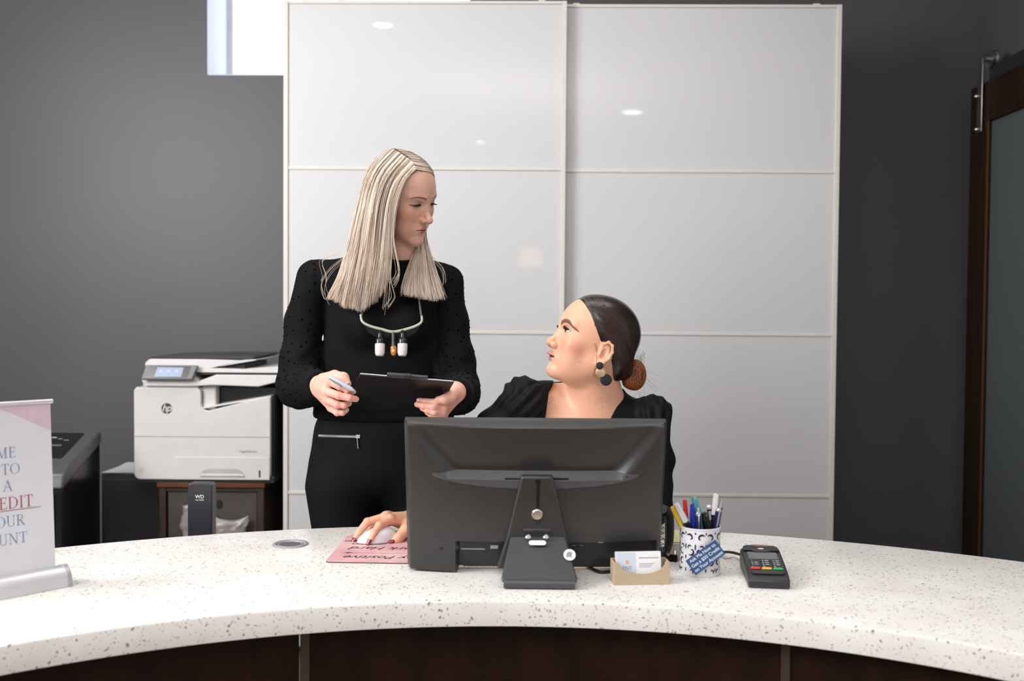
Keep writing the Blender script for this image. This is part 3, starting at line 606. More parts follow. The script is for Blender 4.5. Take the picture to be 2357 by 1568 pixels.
# vent ledge strip
vv = []; ff = []; n = 60
for i in range(n+1):
    u = -0.197+0.394*i/n; vl = 0.207
    hgt = 0.003+0.024*max(0, 1-(u/0.1971)**2)**0.6
    vv += [(u, vl+0.001, dep(u, vl+0.001)+0.001), (u, vl-min(hgt, .012)*0.85, dep(u, vl-0.014)+0.0010), (u, vl-hgt, dep(u, vl-0.03)+0.0008)]
ff = [(3*i+k, 3*i+1+k, 3*i+4+k, 3*i+3+k) for i in range(n) for k in (0, 1)]
MB(MM).add(vv, ff).build('vent_strip', M_mon2, mo, smooth=True)
MB(MM).prism(rrect(0.045, 0.0065, 0.003, 4, 0.006, HH-0.036), 0.014, 0.0178).build('logo_badge', mat('badge_dark_grey', (0.10, 0.10, 0.105), 0.3), mo)
def prt(px, py): # photo pixel on the rear surface -> (u,v)
    o = MM.inverted() @ Vector((0, 0, CZ)); d = (MM.inverted() @ P(px, py, 2.0))-o; t = (0.03-o.z)/d.z; q = o+d*t; return q.x, q.y
ul, vt_ = prt(1200, 1090); ur, _ = prt(1272, 1090); bl2, vb = prt(1165, 1235); br2, _ = prt(1306, 1235); fl, vf = prt(1143, 1312)
nk = MB(MM).prism([(ul, vt_), (ur, vt_), (br2, vb), (br2+0.012, 0.014), (fl, 0.014), (bl2, vb)], 0.030, 0.046).build('neck_plate', M_mon, mo, bevel=0.004, ang=20)
for py_, rr in ((1102, 0.005), (1120, 0.004), (1196, 0.005)):
    u, v = prt(1238, py_); MB(MM).prism([(u+rr*x, v+rr*y) for x, y in rg], 0.046, 0.0464).build('slot_hole', M_blk2, nk)
u0, v0 = prt(1239, 1102); u1, v1 = prt(1236, 1200)
MB(MM).prism([(u0-0.003, v0), (u0+0.003, v0), (u1+0.003, v1), (u1-0.003, v1)], 0.046, 0.0463).build('slot', M_blk2, nk)
u, v = prt(1236, 1175)
MB(MM).lathe([(0.011, 0), (0.011, 0.003), (0.0095, 0.005), (0.006, 0.005), (0.006, 0.0035), (0.0001, 0.0035)], (u, v, 0.046), n=32).build('lock_disc', mat('polished_nickel', (0.75, 0.68, 0.6), 0.2, metal=0.9), nk, smooth=True)
for s, cxp in ((-1, 1180), (1, 1290)):
    u, v = prt(cxp, 1101); MB(MM).box((u, v, 0.034), (0.03, 0.003, 0.003)).build('mount_slot', M_blk2, mo)
# rear stickers and port area
for (x0, y0, x1, y1, mt, nm) in ((1060, 1243, 1127, 1263, M_txt_d, 'rating_label'), (1060, 1268, 1115, 1278, M_txt_w, 'barcode_label'), (1072, 1260, 1113, 1268, M_txt_w, 'barcode_label'), (1128, 1268, 1146, 1276, M_txt_w, 'barcode_label'), (1377, 1239, 1388, 1250, M_txt_w, 'barcode_label')):
    ua, va = prt(x0, y0); ub, vb_ = prt(x1, y1); zz = 0.0075 if va < 0.066 else 0.030
    MB(MM).bb((ua, vb_, zz-0.0015), (ub, va, zz)).build(nm, M_blk2 if mt is M_txt_d else mt, mo)
ml = MB(MM); rnd = random.Random(2)
for r in range(5):
    ua, va = prt(1063, 1245+r*3.6); ub, _ = prt(1100+rnd.randint(0, 24), 1245); ml.bb((ua, va-0.0008, 0.0075), (ub, va, 0.0079))
for k in range(14):
    ua, va = prt(1308+rnd.randint(0, 60), 1240+rnd.randint(0, 3)*9); ml.bb((ua, va-0.002, 0.0075), (ua+rnd.uniform(0.003, 0.009), va, 0.0079))
ml.build('label_print', M_txt_g, mo)['kind'] = 'stuff'
u, v = prt(1016, 1262); MB(MM).box((u, v, dep(u, v)+0.0005), (0.006, 0.003, 0.002)).build('lock_slot', M_blk2, mo)
MB(MM).bb((-0.14, -0.003, -0.006), (0.215, 0.002, 0.004)).build('bottom_strip', M_silv if False else M_dgrey, mo)
# easel foot: a sloping slab standing on the counter
A = on_top(1152, 1352, TH+0.004); Bq = on_top(1331, 1354, TH+0.004)
Zt = MM @ Vector((0, 0.045, 0.05)); zt_ = P(1238, 1228, Zt.y)
tl = P(1176, 1230, Zt.y); tr = P(1300, 1230, Zt.y)
n_ = (tl-A).cross(Bq-A).normalized();
if n_.z < 0: n_ = -n_
def slab(ptsr, th_, name, m, par, bev): 
    k = len(ptsr); return MB().add([p for p in ptsr]+[p-n_*th_ for p in ptsr], [tuple(range(k)), tuple(range(2*k-1, k-1, -1))]+[(i, (i+1) % k, k+(i+1) % k, k+i) for i in range(k)]).build(name, m, par, bevel=bev, seg=3, ang=20)
M_foot = mat('monitor_foot_grey', (0.060, 0.060, 0.066), 0.42, bump=0.15, bscale=900, bdist=0.0002)
up2 = (tl-A).normalized()
A2 = A+Vector((0, 0, 0.012)); B2 = Bq+Vector((0, 0, 0.012))
c_ = lambda p, q, t: p+(q-p)*t
ft = slab([c_(A2, B2, 0.03), c_(A2, B2, 0.97), c_(B2, tr, 0.05), c_(B2, tr, 0.95), c_(tl, tr, 0.93)+up2*0.0, c_(tl, tr, 0.07), c_(A2, tl, 0.95), c_(A2, tl, 0.05)], 0.009, 'foot', M_foot, mo, 0.004)
MB().cyl(A+Vector((0.006, 0.004, 0.006)), Bq+Vector((-0.006, 0.004, 0.006)), 0.0085, n=16).build('foot_lip', M_foot, mo, smooth=True)
MB().bb((A.x+0.02, A.y+0.01, TH), (Bq.x-0.02, Zt.y+0.03, TH+0.006)).build('base_plate', M_dgrey, mo, bevel=0.002)
hgp = P(1236, 1222, Zt.y-0.004)
MB().box(hgp, (0.052, 0.012, 0.014), Matrix.Rotation(radians(25), 3, 'X')).box(hgp+Vector((0, 0.012, 0.006)), (0.036, 0.03, 0.010)).build('hinge', M_dgrey, mo, bevel=0.002)
def on_slab(px, py, off=0.0):
    o = Vector((0, 0, CZ)); d = P(px, py, 1.9)-o; t = ((A2+n_*off)-o).dot(n_)/d.dot(n_); return o+d*t
for px in (1216, 1257):
    q = on_slab(px, 1236); MB().lathe([(0.0055, 0), (0.0055, 0.0015), (0.0035, 0.003), (0.0001, 0.003)], q, n_, 20).build('screw', M_chrome, ft, smooth=True)
SM = frame(on_slab(1237, 1250), (1, 0, 0), up2)
MB(SM).prism(rrect(0.033, 0.0105, 0.005, 5), 0.0, 0.0006).build('label', M_txt_w, ft)
SM = frame(on_slab(1311, 1278), (1, 0, 0), up2)
st_ = MB(SM).prism([(0.0115*x, 0.0125*y) for x, y in rg], 0.0, 0.001).build('round_sticker', M_txt_w, ft)
MB(SM).prism([(-0.006, -0.006), (-0.001, -0.004), (0.002, -0.006), (0.004, -0.005), (0.003, -0.001), (0.005, 0.003), (0.002, 0.007), (-0.003, 0.006), (-0.006, 0.001)], 0.001, 0.0014).build('sticker_mark', M_txt_g, st_)

# ================================================================== MOUSE PAD + MOUSE
tlp, trp, blp, brp = on_top(779, 1234), on_top(1000, 1232), on_top(748, 1295), on_top(1000, 1297)
xa = Vector((1, -0.015, 0)).normalized(); PWD, PHT = 0.24, None
pad_o = on_top(748, 1296); ph = (on_top(779, 1235)-pad_o).length
PM = Matrix.Translation(pad_o) @ Matrix.Rotation(radians(-1.5), 4, 'Z')
far_ = PM.inverted() @ on_top(779, 1235); PDX, PDY = 0.245, far_.y
pd = thing('mouse_pad', 'pink mouse pad with dark upside-down script lettering', 'mouse pad', pad_o+Vector((0.12, 0.1, 0)))
M_rub = mat('dark_rubber', (0.03, 0.012, 0.02), 0.7)
M_padc = NT('pink_mouse_pad'); co = M_padc.coord(); M_padc.l(M_padc.ramp(M_padc.noise(co, 9, 4), [(0.3, (0.60, 0.28, 0.33)), (0.5, (0.72, 0.42, 0.44)), (0.72, (0.80, 0.56, 0.52))]), M_padc.b.inputs['Base Color']); setp(M_padc.b, Roughness=0.5); M_padc = M_padc.m
PM = PM @ Matrix.Translation((0, 0, 0))
MB(PM).prism(rrect(PDX, PDY, 0.012, 5, PDX/2, PDY/2), 0.0, 0.0018).build('rubber_base', M_rub, pd)
MB(PM).prism(rrect(PDX-0.001, PDY-0.001, 0.012, 5, PDX/2, PDY/2), 0.0018, 0.003).build('printed_top', M_padc, pd)
M_ink = mat('dark_script_ink', (0.03, 0.02, 0.035), 0.5)
def padtext(s, size, x, y, sh=0.35): text('script_print', s, size, PM @ frame((x, y, 0.0031), (-1, 0, 0), (0, -1, 0)), M_ink, pd, extrude=0.0001, shear=sh, offset=0.0003)
padtext('Stay Positive', 0.034, 0.118, 0.040)
padtext('Work Hard', 0.036, 0.118, 0.118)
padtext('xoxo', 0.026, 0.055, 0.155)
padtext('make it happen', 0.026, 0.10, PDY-0.028); padtext('good vibes', 0.020, 0.05, PDY-0.058)
MB(PM).bb((0.02, 0.0735, 0.003), (0.22, 0.0745, 0.0032)).prism([(0.045, 0.074), (0.028, 0.069), (0.032, 0.074), (0.028, 0.079)], 0.003, 0.0033).build('script_print', M_ink, pd)
ms = thing('computer_mouse', 'white wireless computer mouse under the hand with burgundy nails', 'mouse', on_top(866, 1262, TH+0.003))
mc = on_top(868, 1247, TH+0.003); MSM = Matrix.Translation(mc) @ Matrix.Rotation(radians(-62), 4, 'Z')
vs = []; fs = []; na, nr = 40, 10
L_, Wd, Hm = 0.046, 0.0265, 0.030
for j in range(nr+1):
    ph_ = j/nr*pi/2
    for i in range(na):
        a_ = 2*pi*i/na; ca, sa_ = cos(a_), sin(a_)
        x = L_*cos(ph_)*ca*(1.0); y = Wd*cos(ph_)**0.9*sa_*(1-0.12*ca)
        z = Hm*sin(ph_)**0.8*(1-(0.30*ca+0.08*ca*ca)*cos(ph_))
        vs.append((y, -x, z+0.002))
fs = [(j*na+i, j*na+(i+1) % na, (j+1)*na+(i+1) % na, (j+1)*na+i) for j in range(nr) for i in range(na)]+[tuple(range(na))]
M_mouse = mat('mouse_white', (0.80, 0.78, 0.82), 0.2, var=0.01, coat=0.4)
MB(MSM).add(vs, fs).build('shell', M_mouse, ms, smooth=True, ang=60)
MB(MSM).lathe([(0.030, 0.0), (0.030, 0.002), (0.0001, 0.002)], (0, 0, 0), n=24).build('sole', M_mgrey, ms)

# ================================================================== CARD HOLDER
ca_ = on_top(1413, 1348); cb_ = on_top(1541, 1346)
HMt = Matrix.Translation(ca_) @ Matrix.Rotation(math.atan2(cb_.y-ca_.y, cb_.x-ca_.x), 4, 'Z'); cw = (cb_-ca_).length
ch = thing('card_holder', 'tan cardboard business card holder with a scooped front', 'card holder', ca_+Vector((cw/2, 0.02, 0)))
M_card = mat('kraft_cardboard', (0.50, 0.385, 0.265), 0.75, var=0.05, bump=0.1)
M_card_in = mat('kraft_cardboard_inside', (0.44, 0.34, 0.235), 0.8)
hh = 0.043; dd = 0.036; tt = 0.0022
sc_ = [(0, 0), (cw, 0), (cw, hh)]+[(cw*(0.5+0.42*cos(pi*i/16)), hh-0.022*sin(pi*i/16)) for i in range(17)]+[(0, hh)]
hbm = MB(HMt); hbm.prism(sc_, 0, tt, XZ); hbm.bb((0, dd, 0), (cw, dd+tt, hh)); hbm.bb((0, tt, 0), (tt, dd, hh)); hbm.bb((cw-tt, tt, 0), (cw, dd, hh)); hbm.bb((tt, tt, 0), (cw-tt, dd, tt))
hbm.build('holder_box', M_card, ch, bevel=0.0006)
CXM = HMt @ frame((0.051, 0.010, 0.004), (1, 0.02, 0), (0, 0.20, 1))
rnd = random.Random(8)
cs = thing('business_cards', 'stack of white and pale blue business cards in the tan cardboard holder', 'business card', HMt @ Vector((0.05, 0.012, 0.003)))
M_cb = mat('card_pale_blue', (0.62, 0.70, 0.82), 0.5, var=0.01); M_or = mat('card_orange_logo', (0.75, 0.38, 0.2), 0.5)
cd = MB(CXM)
for k in range(12): cd.box((0.0+rnd.uniform(-.0006, .0006), 0.028+rnd.uniform(-.0005, .0005), -0.0012*k), (0.086, 0.054, 0.0008))
cd.build('card_stack', M_paper, cs)
MB(CXM).bb((-0.043, 0.001, 0.0004), (-0.006, 0.055, 0.0007)).build('blue_band', M_cb, cs)
MB(CXM).prism([(-0.0225+0.0035*x, 0.036+0.0035*y) for x, y in rg], 0.0007, 0.001).build('logo_dot', M_or, cs)
text('card_print', 'RINCON', 0.010, CXM @ frame((-0.023, 0.025, 0.0009), (1, 0, 0), (0, 1, 0)), M_cb if False else M_txt_g, cs, extrude=0.0001) if False else text('card_print', 'ENT', 0.010, CXM @ frame((-0.023, 0.025, 0.0009), (1, 0, 0), (0, 1, 0)), M_txt_g, cs, extrude=0.0001)
cp = MB(CXM)
for k, (w_, y_) in enumerate(((0.038, 0.044), (0.03, 0.033), (0.026, 0.030), (0.022, 0.027))): cp.bb((0.0, y_-0.0005-(0.0006 if k == 0 else 0), 0.0004), (w_, y_+0.0005, 0.0007))
cp.build('card_print', M_txt_g, cs)

# ================================================================== PEN CUP, SIGN, PENS
cc = on_top(1610, 1318); CR_ = 0.0405; CHt = P(1610, 1209, cc.y).z-TH
cu = thing('pen_cup', 'white metal pen cup with dark scrolled cut-out pattern', 'pen cup', cc)
M_cup = mat('cup_white_enamel', (0.74, 0.74, 0.78), 0.3, var=0.01)
MB().lathe([(CR_-0.001, 0), (CR_, 0.001), (CR_, 0.004), (CR_-0.0012, 0.0045), (CR_-0.0012, CHt-0.004), (CR_, CHt-0.003), (CR_, CHt), (CR_-0.0018, CHt), (CR_-0.0025, CHt-0.004), (CR_-0.0025, 0.003), (0.0001, 0.003), (0.0001, 0)], cc, n=72, close=False).build('cup_wall', M_cup, cu, smooth=True)
M_orn = mat('dark_cutout', (0.012, 0.010, 0.03), 0.5)
om = MB()
def cpt(a_, z, r=CR_-0.0008): return cc+Vector((r*sin(a_), -r*cos(a_), z))
def scroll(a0, z0, r0, th0, turns, flip, w0):
    n = 16; pts = []
    for i in range(n+1):
        t = i/n; r = r0*(1-0.72*t); th = th0+turns*2*pi*t
        wv = 1.55*w0*(0.25+0.9*sin(pi*min(1, t*1.1)))*(1+0.25*sin(9*t))
        for sgn in (-1, 1):
            rr = r+sgn*wv; pts.append(cpt(a0+flip*rr*cos(th)/CR_, z0+rr*sin(th)))
    om.add(pts, [(2*i, 2*i+1, 2*i+3, 2*i+2) for i in range(n)])
nr_ = 6
for k in range(nr_):
    for fl_ in (1, -1):
        ac = 2*pi*k/nr_+0.12
        scroll(ac+fl_*0.24, CHt*0.80, 0.0085, 2.6, -0.62, fl_, 0.0013)
        scroll(ac+fl_*0.30, CHt*0.53, 0.0085, -2.2, 0.66, fl_, 0.0012)
        scroll(ac+fl_*0.20, CHt*0.60, 0.0055, 0.4, 0.60, fl_, 0.0010)
        scroll(ac+fl_*0.26, CHt*0.28, 0.0085, 2.0, -0.66, fl_, 0.0013)
        scroll(ac+fl_*0.30, CHt*0.11, 0.006, -0.8, 0.55, fl_, 0.0010)
    for z_, hz_ in ((0.62, 0.006), (0.90, 0.0025), (0.40, 0.004), (0.14, 0.004)):
        for da in (0, pi/nr_):
            n = 10; om.add([cpt(ac+da+0.0016*cos(2*pi*i/n)/CR_, CHt*z_+hz_*sin(2*pi*i/n)) for i in range(n)], [tuple(range(n))])
orn = om.build('cutout_pattern', M_orn, cu, smooth=True)
s1, s2, s3 = 1.0, 1.0, 1.0
SZ = cc.y-CR_-0.006
p1, p2, p3, p4 = P(1578, 1292, SZ), P(1647, 1243, SZ), P(1670, 1275, SZ), P(1600, 1326, SZ)
sx = (p2-p1).normalized(); SGM = frame((p1+p3)/2, sx, (p1-p4)); sw = (p2-p1).length; shh = (p1-p4).length
M_sb = mat('sign_blue', (0.022, 0.085, 0.235), 0.4)
sg = thing('blue_sign', 'small blue slanted card with white lettering fixed to the pen cup', 'sign', (p1+p3)/2)
cdx = MB(SGM).bb((-sw/2, -shh/2, -0.0006), (sw/2, shh/2, 0)).build('card', M_sb, sg)
for k, s in enumerate(('Ask Me How to', 'Get a $50 Credit', 'on Your Account')): text('lettering', s, 0.0092, SGM @ Matrix.Translation((0, (1-k)*0.0103, 0.0002)), M_txt_w, cdx, extrude=0.0001, offset=0.00015)
MB(SGM).bb((-0.004, -0.004, -0.0058), (0.004, 0.004, -0.0006)).build('mounting_tab', M_txt_w, sg)

def pen(lab, px, py, dirpx, r, cols, style, Zo=0.0, name='pen', cat='pen'):
    """top end at pixel (px,py); the axis passes the pixel dirpx at the rim; cols = (upper, lower, accent)"""
    top_ = P(px, py, cc.y+Zo); rim_ = P(dirpx[0], dirpx[1], cc.y+Zo*0.6)
    d = (rim_-top_).normalized(); L = (TH+0.006+r-top_.z)/d.z
    # keep the foot inside the cup
    foot = top_+d*L; h = Vector((foot.x-cc.x, foot.y-cc.y, 0)); lim = CR_-0.006-r
    if h.length > lim: h = h.normalized()*lim; foot = Vector((cc.x+h.x, cc.y+h.y, foot.z)); d = (foot-top_).normalized(); L = (foot-top_).length
    t = thing(name, lab, cat, foot, 'pens and markers in the white cup')
    q = lambda s: top_+d*s
    capL = {'pen': 0.045, 'marker': 0.042, 'click': 0.055, 'flat': 0.05, 'ball': 0.03}[style]
    if style == 'ball':
        MB().lathe([(0.0001, 0), (r*0.8, 0.0012), (r*1.15, 0.004), (r*0.8, 0.0075), (r*0.5, 0.009)], q(0), d, 16).build('ball_tip', cols[2], t, smooth=True)
        MB().lathe([(r, 0.009), (r, L*0.5), (r*1.1, L*0.52), (r*1.1, L*0.9), (0.0015, L)], q(0), d, 16).build('barrel', cols[1], t, smooth=True)
        MB().lathe([(r*1.02, 0.012), (r*1.02, capL)], q(0), d, 16).build('silver_band', M_silv, t, smooth=True)
    elif style == 'click':
        MB().lathe([(0.0001, 0), (r*0.45, 0.0003), (r*0.45, 0.009), (r*0.7, 0.0092), (r, 0.012), (r, 0.015)], q(0), d, 16).build('push_button', cols[2], t, smooth=True)
        MB().lathe([(r, 0.015), (r*1.05, capL), (r*1.05, L*0.85), (0.002, L)], q(0), d, 16).build('barrel', cols[1], t, smooth=True)
        sd_ = Vector((0, -1, 0)); sd_ = (sd_-d*sd_.dot(d)).normalized()
        MB().tube([q(0.013)+sd_*r, q(0.015)+sd_*(r+0.0025), q(0.045)+sd_*(r+0.0015)], 0.0013, 6).build('clip', cols[2], t, smooth=True)
    else:
        tp = 0.55 if style == 'pen' else 0.85
        MB().lathe([(0.0001, 0), (r*tp, 0.0006), (r*(tp+.1), 0.004), (r*1.08, capL*0.6), (r*1.08, capL), (r*0.98, capL)], q(0), d, 16).build('cap', cols[0], t, smooth=True, ang=60)
        MB().lathe([(r*0.95, capL-0.001), (r*0.95, L*0.9), (r*0.5, L*0.96), (0.0015, L)], q(0), d, 16).build('barrel', cols[1], t, smooth=True)
        sd_ = Vector((0.3, -1, 0)); sd_ = (sd_-d*sd_.dot(d)).normalized()
        MB().tube([q(0.003)+sd_*r*0.8, q(0.006)+sd_*(r+0.002), q(0.036)+sd_*(r+0.0018)], 0.0013, 6).build('clip', cols[0], t, smooth=True)
    return t
def pm(n, c, r=0.3): return mat(n, c, r, var=0.02, coat=0.3)
Y, Cl, Rd, Bl, Te, Nv, Bk, Wh = pm('yellow_plastic', (0.80, 0.55, 0.03)), pm('clear_plastic', (0.70, 0.72, 0.74)), pm('red_plastic', (0.65, 0.02, 0.025)), pm('blue_plastic', (0.01, 0.03, 0.38)), pm('teal_plastic', (0.12, 0.44, 0.52)), pm('navy_plastic', (0.012, 0.018, 0.10)), M_blk2, pm('white_plastic', (0.8, 0.8, 0.8))
pen('yellow highlighter leaning out to the far left of the cup', 1547, 1166, (1567, 1207), 0.0052, (Y, Y, Y), 'marker', -0.006, 'highlighter', 'marker')
pen('black pen with a clear cap beside the yellow highlighter', 1556, 1159, (1582, 1208), 0.0058, (Cl, Bk, Cl), 'marker', -0.016)
pen('pen with a bright red cap at the back of the cup', 1576, 1150, (1580, 1200), 0.0042, (Rd, Cl, Rd), 'marker', 0.016)
pen('bright blue pointed pen left of the centre of the cup', 1593, 1160, (1596, 1207), 0.0062, (Bl, Bl, Bl), 'pen', -0.004)
pen('wide teal marker standing tallest in the middle of the cup', 1597, 1144, (1612, 1196), 0.0062, (Te, Te, Te), 'marker', 0.012, 'marker', 'marker')
pen('navy click pen with silver button before the teal marker', 1607, 1169, (1607, 1209), 0.0052, (Nv, Nv, M_silv), 'click', -0.022)
pen('short thick black marker right of the silver-buttoned navy pen', 1621, 1180, (1631, 1210), 0.0068, (Bk, Bk, Bk), 'marker', -0.014, 'marker', 'marker')
pen('slim black pen topped with a white ball', 1631, 1162, (1635, 1208), 0.0042, (Bk, Bk, Wh), 'ball', 0.004)
pen('pen with a tall white cap, highest of all', 1648, 1136, (1642, 1200), 0.0056, (Wh, Bk, Wh), 'marker', 0.006)
pen('navy pen with silver clip at the right rim of the cup', 1657, 1160, (1648, 1210), 0.0058, (Nv, Nv, M_silv), 'click', -0.008)
pen('dark blue pen behind the white-capped one at the right', 1660, 1150, (1652, 1204), 0.0048, (Nv, Nv, M_silv), 'click', 0.014)

# ================================================================== CARD TERMINAL
tb = on_top(1771, 1357)
TMt = Matrix.Translation(tb) @ Matrix.Rotation(radians(-7), 4, 'Z')       # local y away from the viewer
tmn = thing('card_terminal', 'black card payment terminal with red, yellow and green keys', 'card terminal', tb+Vector((0, 0.07, 0)))
M_tk = mat('terminal_black', (0.022, 0.022, 0.026), 0.38, bump=0.1, bscale=700, bdist=0.0002)
prf = [(0.0, 0.004), (0.006, 0.0), (0.15, 0.0), (0.165, 0.012), (0.160, 0.036), (0.145, 0.042), (0.060, 0.031), (0.018, 0.024), (0.002, 0.016)]
tw = 0.076
MB(TMt).prism([(y, z) for y, z in prf], -tw/2, tw/2, YZ).build('body', M_tk, tmn, bevel=0.004, seg=3, ang=20)
sl_ = math.atan2(0.017, 0.127)
FM = TMt @ frame((0, 0.018, 0.0242), (1, 0, 0), (0, cos(sl_), sin(sl_)))     # local x right, y up the face, z out
MB(FM).prism(rrect(tw-0.010, 0.128, 0.005, 4, 0, 0.066), 0, 0.0012).build('face_plate', M_blk2, tmn, bevel=0.0005)
sc2 = MB(FM).prism(rrect(0.056, 0.036, 0.002, 3, 0, 0.088), 0.0012, 0.002).build('screen', mat('terminal_grey_screen', (0.13, 0.13, 0.14), 0.15), tmn)
MB(FM).prism([(-0.036, 0.112), (-0.02, 0.112), (-0.014, 0.106), (0.014, 0.106), (0.02, 0.112), (0.036, 0.112), (0.034, 0.13), (0.028, 0.138), (-0.028, 0.138), (-0.034, 0.13)], 0.0012, 0.0045).build('card_hood', M_tk, tmn, bevel=0.0015)
MB(FM).prism([(0.006*x, 0.118+0.003*y) for x, y in rg], 0.0045, 0.0049).build('contactless_mark', M_txt_w, tmn)
MB(FM).prism(rrect(0.034, 0.006, 0.002, 3, 0, 0.134), 0.0045, 0.006).build('indicator_strip', mat('reddish_strip', (0.40, 0.22, 0.18), 0.4), tmn)
for r in range(4):
    for c in range(3):
        x, y = (c-1)*0.0205, 0.060-r*0.0098
        if r < 4:
            kk = MB(FM).prism(rrect(0.018, 0.0075, 0.0025, 3, x, y), 0.0012, 0.0026).build('key', M_tk, tmn)
            lab_ = ('1', '2', '3', '4', '5', '6', '7', '8', '9', '*', '0', '#')[r*3+c]
            text('key_legend', lab_, 0.0065, FM @ Matrix.Translation((x-0.004, y, 0.0028)), M_txt_w, kk, extrude=0.00005)
            if r < 3 and not (r == 0 and c == 0): MB(FM).bb((x, y-0.0008, 0.0026), (x+0.007, y+0.0008, 0.0029)).build('key_letters', M_txt_w, kk)
for x, cn, cl in ((-0.021, 'red_key', (0.62, 0.05, 0.04)), (0, 'yellow_key', (0.75, 0.45, 0.05)), (0.021, 'green_key', (0.03, 0.38, 0.11))):
    o = MB(FM).prism(rrect(0.0185, 0.0078, 0.003, 3, x, 0.0215), 0.0012, 0.0034).build('colour_key', mat(cn, cl, 0.35), tmn, bevel=0.0006); o['label'] = cn.replace('_', ' ')
MB(FM).prism(rrect(0.06, 0.014, 0.003, 3, 0, 0.004), 0.0, 0.003).build('front_ledge', M_blk2, tmn, bevel=0.001)

# ================================================================== CABLES, PHONE, NOTES, CLIPS
def cable(name, lab, pts, r, n=28, m=M_blk, cat='cable'):
    p = [Vector(q) for q in spline(pts, n)]
    return tag(MB().tube(p, r, 8).build(name, m, None, p[0], smooth=True), lab, cat)
T2 = lambda px, py, h=0.004: on_top(px, py, TH+h)
bk = TMt @ Vector((-0.02, 0.167, 0.018))
cable('cable', 'black cable from behind the pen cup into the card terminal', [T2(1500, 1300, .004), T2(1560, 1284, .004), T2(1640, 1273, .004), T2(1668, 1271, .012), T2(1690, 1273, .018), bk], 0.0028)
cable('cable', 'black cable looping out from under the monitor to the card holder', [T2(1340, 1276, .004), T2(1352, 1300, .004), T2(1375, 1315, .004), T2(1400, 1316, .004), T2(1440, 1308, .004), T2(1480, 1292, .004)], 0.0032)
cable('cable', 'upper black cable running behind the business cards', [T2(1345, 1286, .012), T2(1365, 1296, .012), T2(1400, 1297, .010), T2(1450, 1296, .008), T2(1530, 1290, .004), T2(1562, 1280, .004)], 0.003)
cable('cable', 'thin pale wire lying between pen cup and terminal', [T2(1655, 1280, .002), T2(1672, 1286, .002), T2(1690, 1283, .002), T2(1706, 1292, .002), T2(1712, 1297, .002)], 0.0008, m=M_txt_g)
# phone handset in cradle, right of monitor
hp_ = on_top(1528, 1262)
hp_ = Vector((0.315, 2.02, TH))
ph = thing('desk_phone', 'black phone handset standing upright beside the right edge of the monitor', 'phone', hp_)
def PH(px, py, dz=0.0): return P(px, py, 2.03+dz)
tpz = [PH(1521, 1170), PH(1534, 1176), PH(1540, 1192), PH(1541, 1215), PH(1540, 1245), PH(1534, 1272)]
MB().tube(spline(tpz, 20), 0.008, 10, rs=[0.006+0.004*sin(pi*i/19)**0.5 for i in range(20)]).build('handset', M_blk, ph, smooth=True)
MB().cyl(PH(1523, 1172, -0.01), PH(1526, 1186, 0.012), 0.011, n=18).build('earpiece', M_blk2, ph, smooth=True)
bp = PH(1530, 1280); MB().bb((bp.x-0.03, 2.065, TH), (bp.x+0.016, 2.115, TH+0.016)).build('cradle', M_blk, ph, bevel=0.006)
MB().bb((bp.x-0.022, 2.07, TH+0.012), (bp.x-0.004, 2.10, PH(1530, 1200).z)).build('cradle_back', M_blk, ph, bevel=0.005)
cw_ = [PH(1524, 1190, -0.012)+Vector((0.004*cos(i*0.9)+0.0005*i*0, 0.004*sin(i*0.9), -0.0016*i)) for i in range(56)]
MB().tube(cw_, 0.0009, 5).build('coiled_wire', M_dgrey, ph, smooth=True)
# sticky notes on a grey box
nb = on_top(1556, 1284); nbx = P(1551, 1250, 2.06)
nt = thing('note_dispenser', 'pale yellow sticky notes on a small clear grey block behind the pen cup', 'sticky notes', (nbx.x+0.002, 2.07, TH))
zc = P(1551, 1250, 2.05).z
MB().bb((nbx.x-0.014, 2.05, TH), (nbx.x+0.05, 2.10, zc)).build('block', mat('clear_grey_acrylic', (0.55, 0.54, 0.52), 0.3), nt, bevel=0.002)
yz_ = P(1551, 1224, 2.06).z
MB(frame((nbx.x+0.018, 2.055, zc), (1, 0, 0), (0, 0.35, 1))).bb((-0.032, 0, 0), (0.032, (yz_-zc)*1.06, 0.004)).build('yellow_notes', mat('sticky_yellow', (0.95, 0.90, 0.50), 0.7), nt)
def binder(px, py, lab, rz):
    c = on_top(px, py); t = thing('binder_clip', lab, 'binder clip', c, None)
    M = Matrix.Translation(c) @ Matrix.Rotation(rz, 4, 'Z')
    MB(M).prism([(-0.006, 0.0), (0.006, 0.0), (0.0015, 0.014), (-0.0015, 0.014)], -0.011, 0.011, Matrix(((0, 0, 1, 0), (1, 0, 0, 0), (0, 1, 0, 0), (0, 0, 0, 1)))).build('clip_body', M_blk2, t)
    for sg_ in (-1, 1):
        lp = [(-0.006, 0, 0.013), (-0.005, sg_*0.006, 0.024), (-0.0065, sg_*0.010, 0.033), (0, sg_*0.012, 0.037), (0.0065, sg_*0.010, 0.033), (0.005, sg_*0.006, 0.024), (0.006, 0, 0.013)]
        MB(M).tube(spline(lp, 20), 0.0008, 6).build('wire_handle', M_chrome, t, smooth=True)
binder(1531, 1285, 'silver-wired black binder clip standing nearest the monitor edge', 0.4)
binder(1547, 1292, 'black binder clip with silver wire loops nearer the card holder', -0.5)
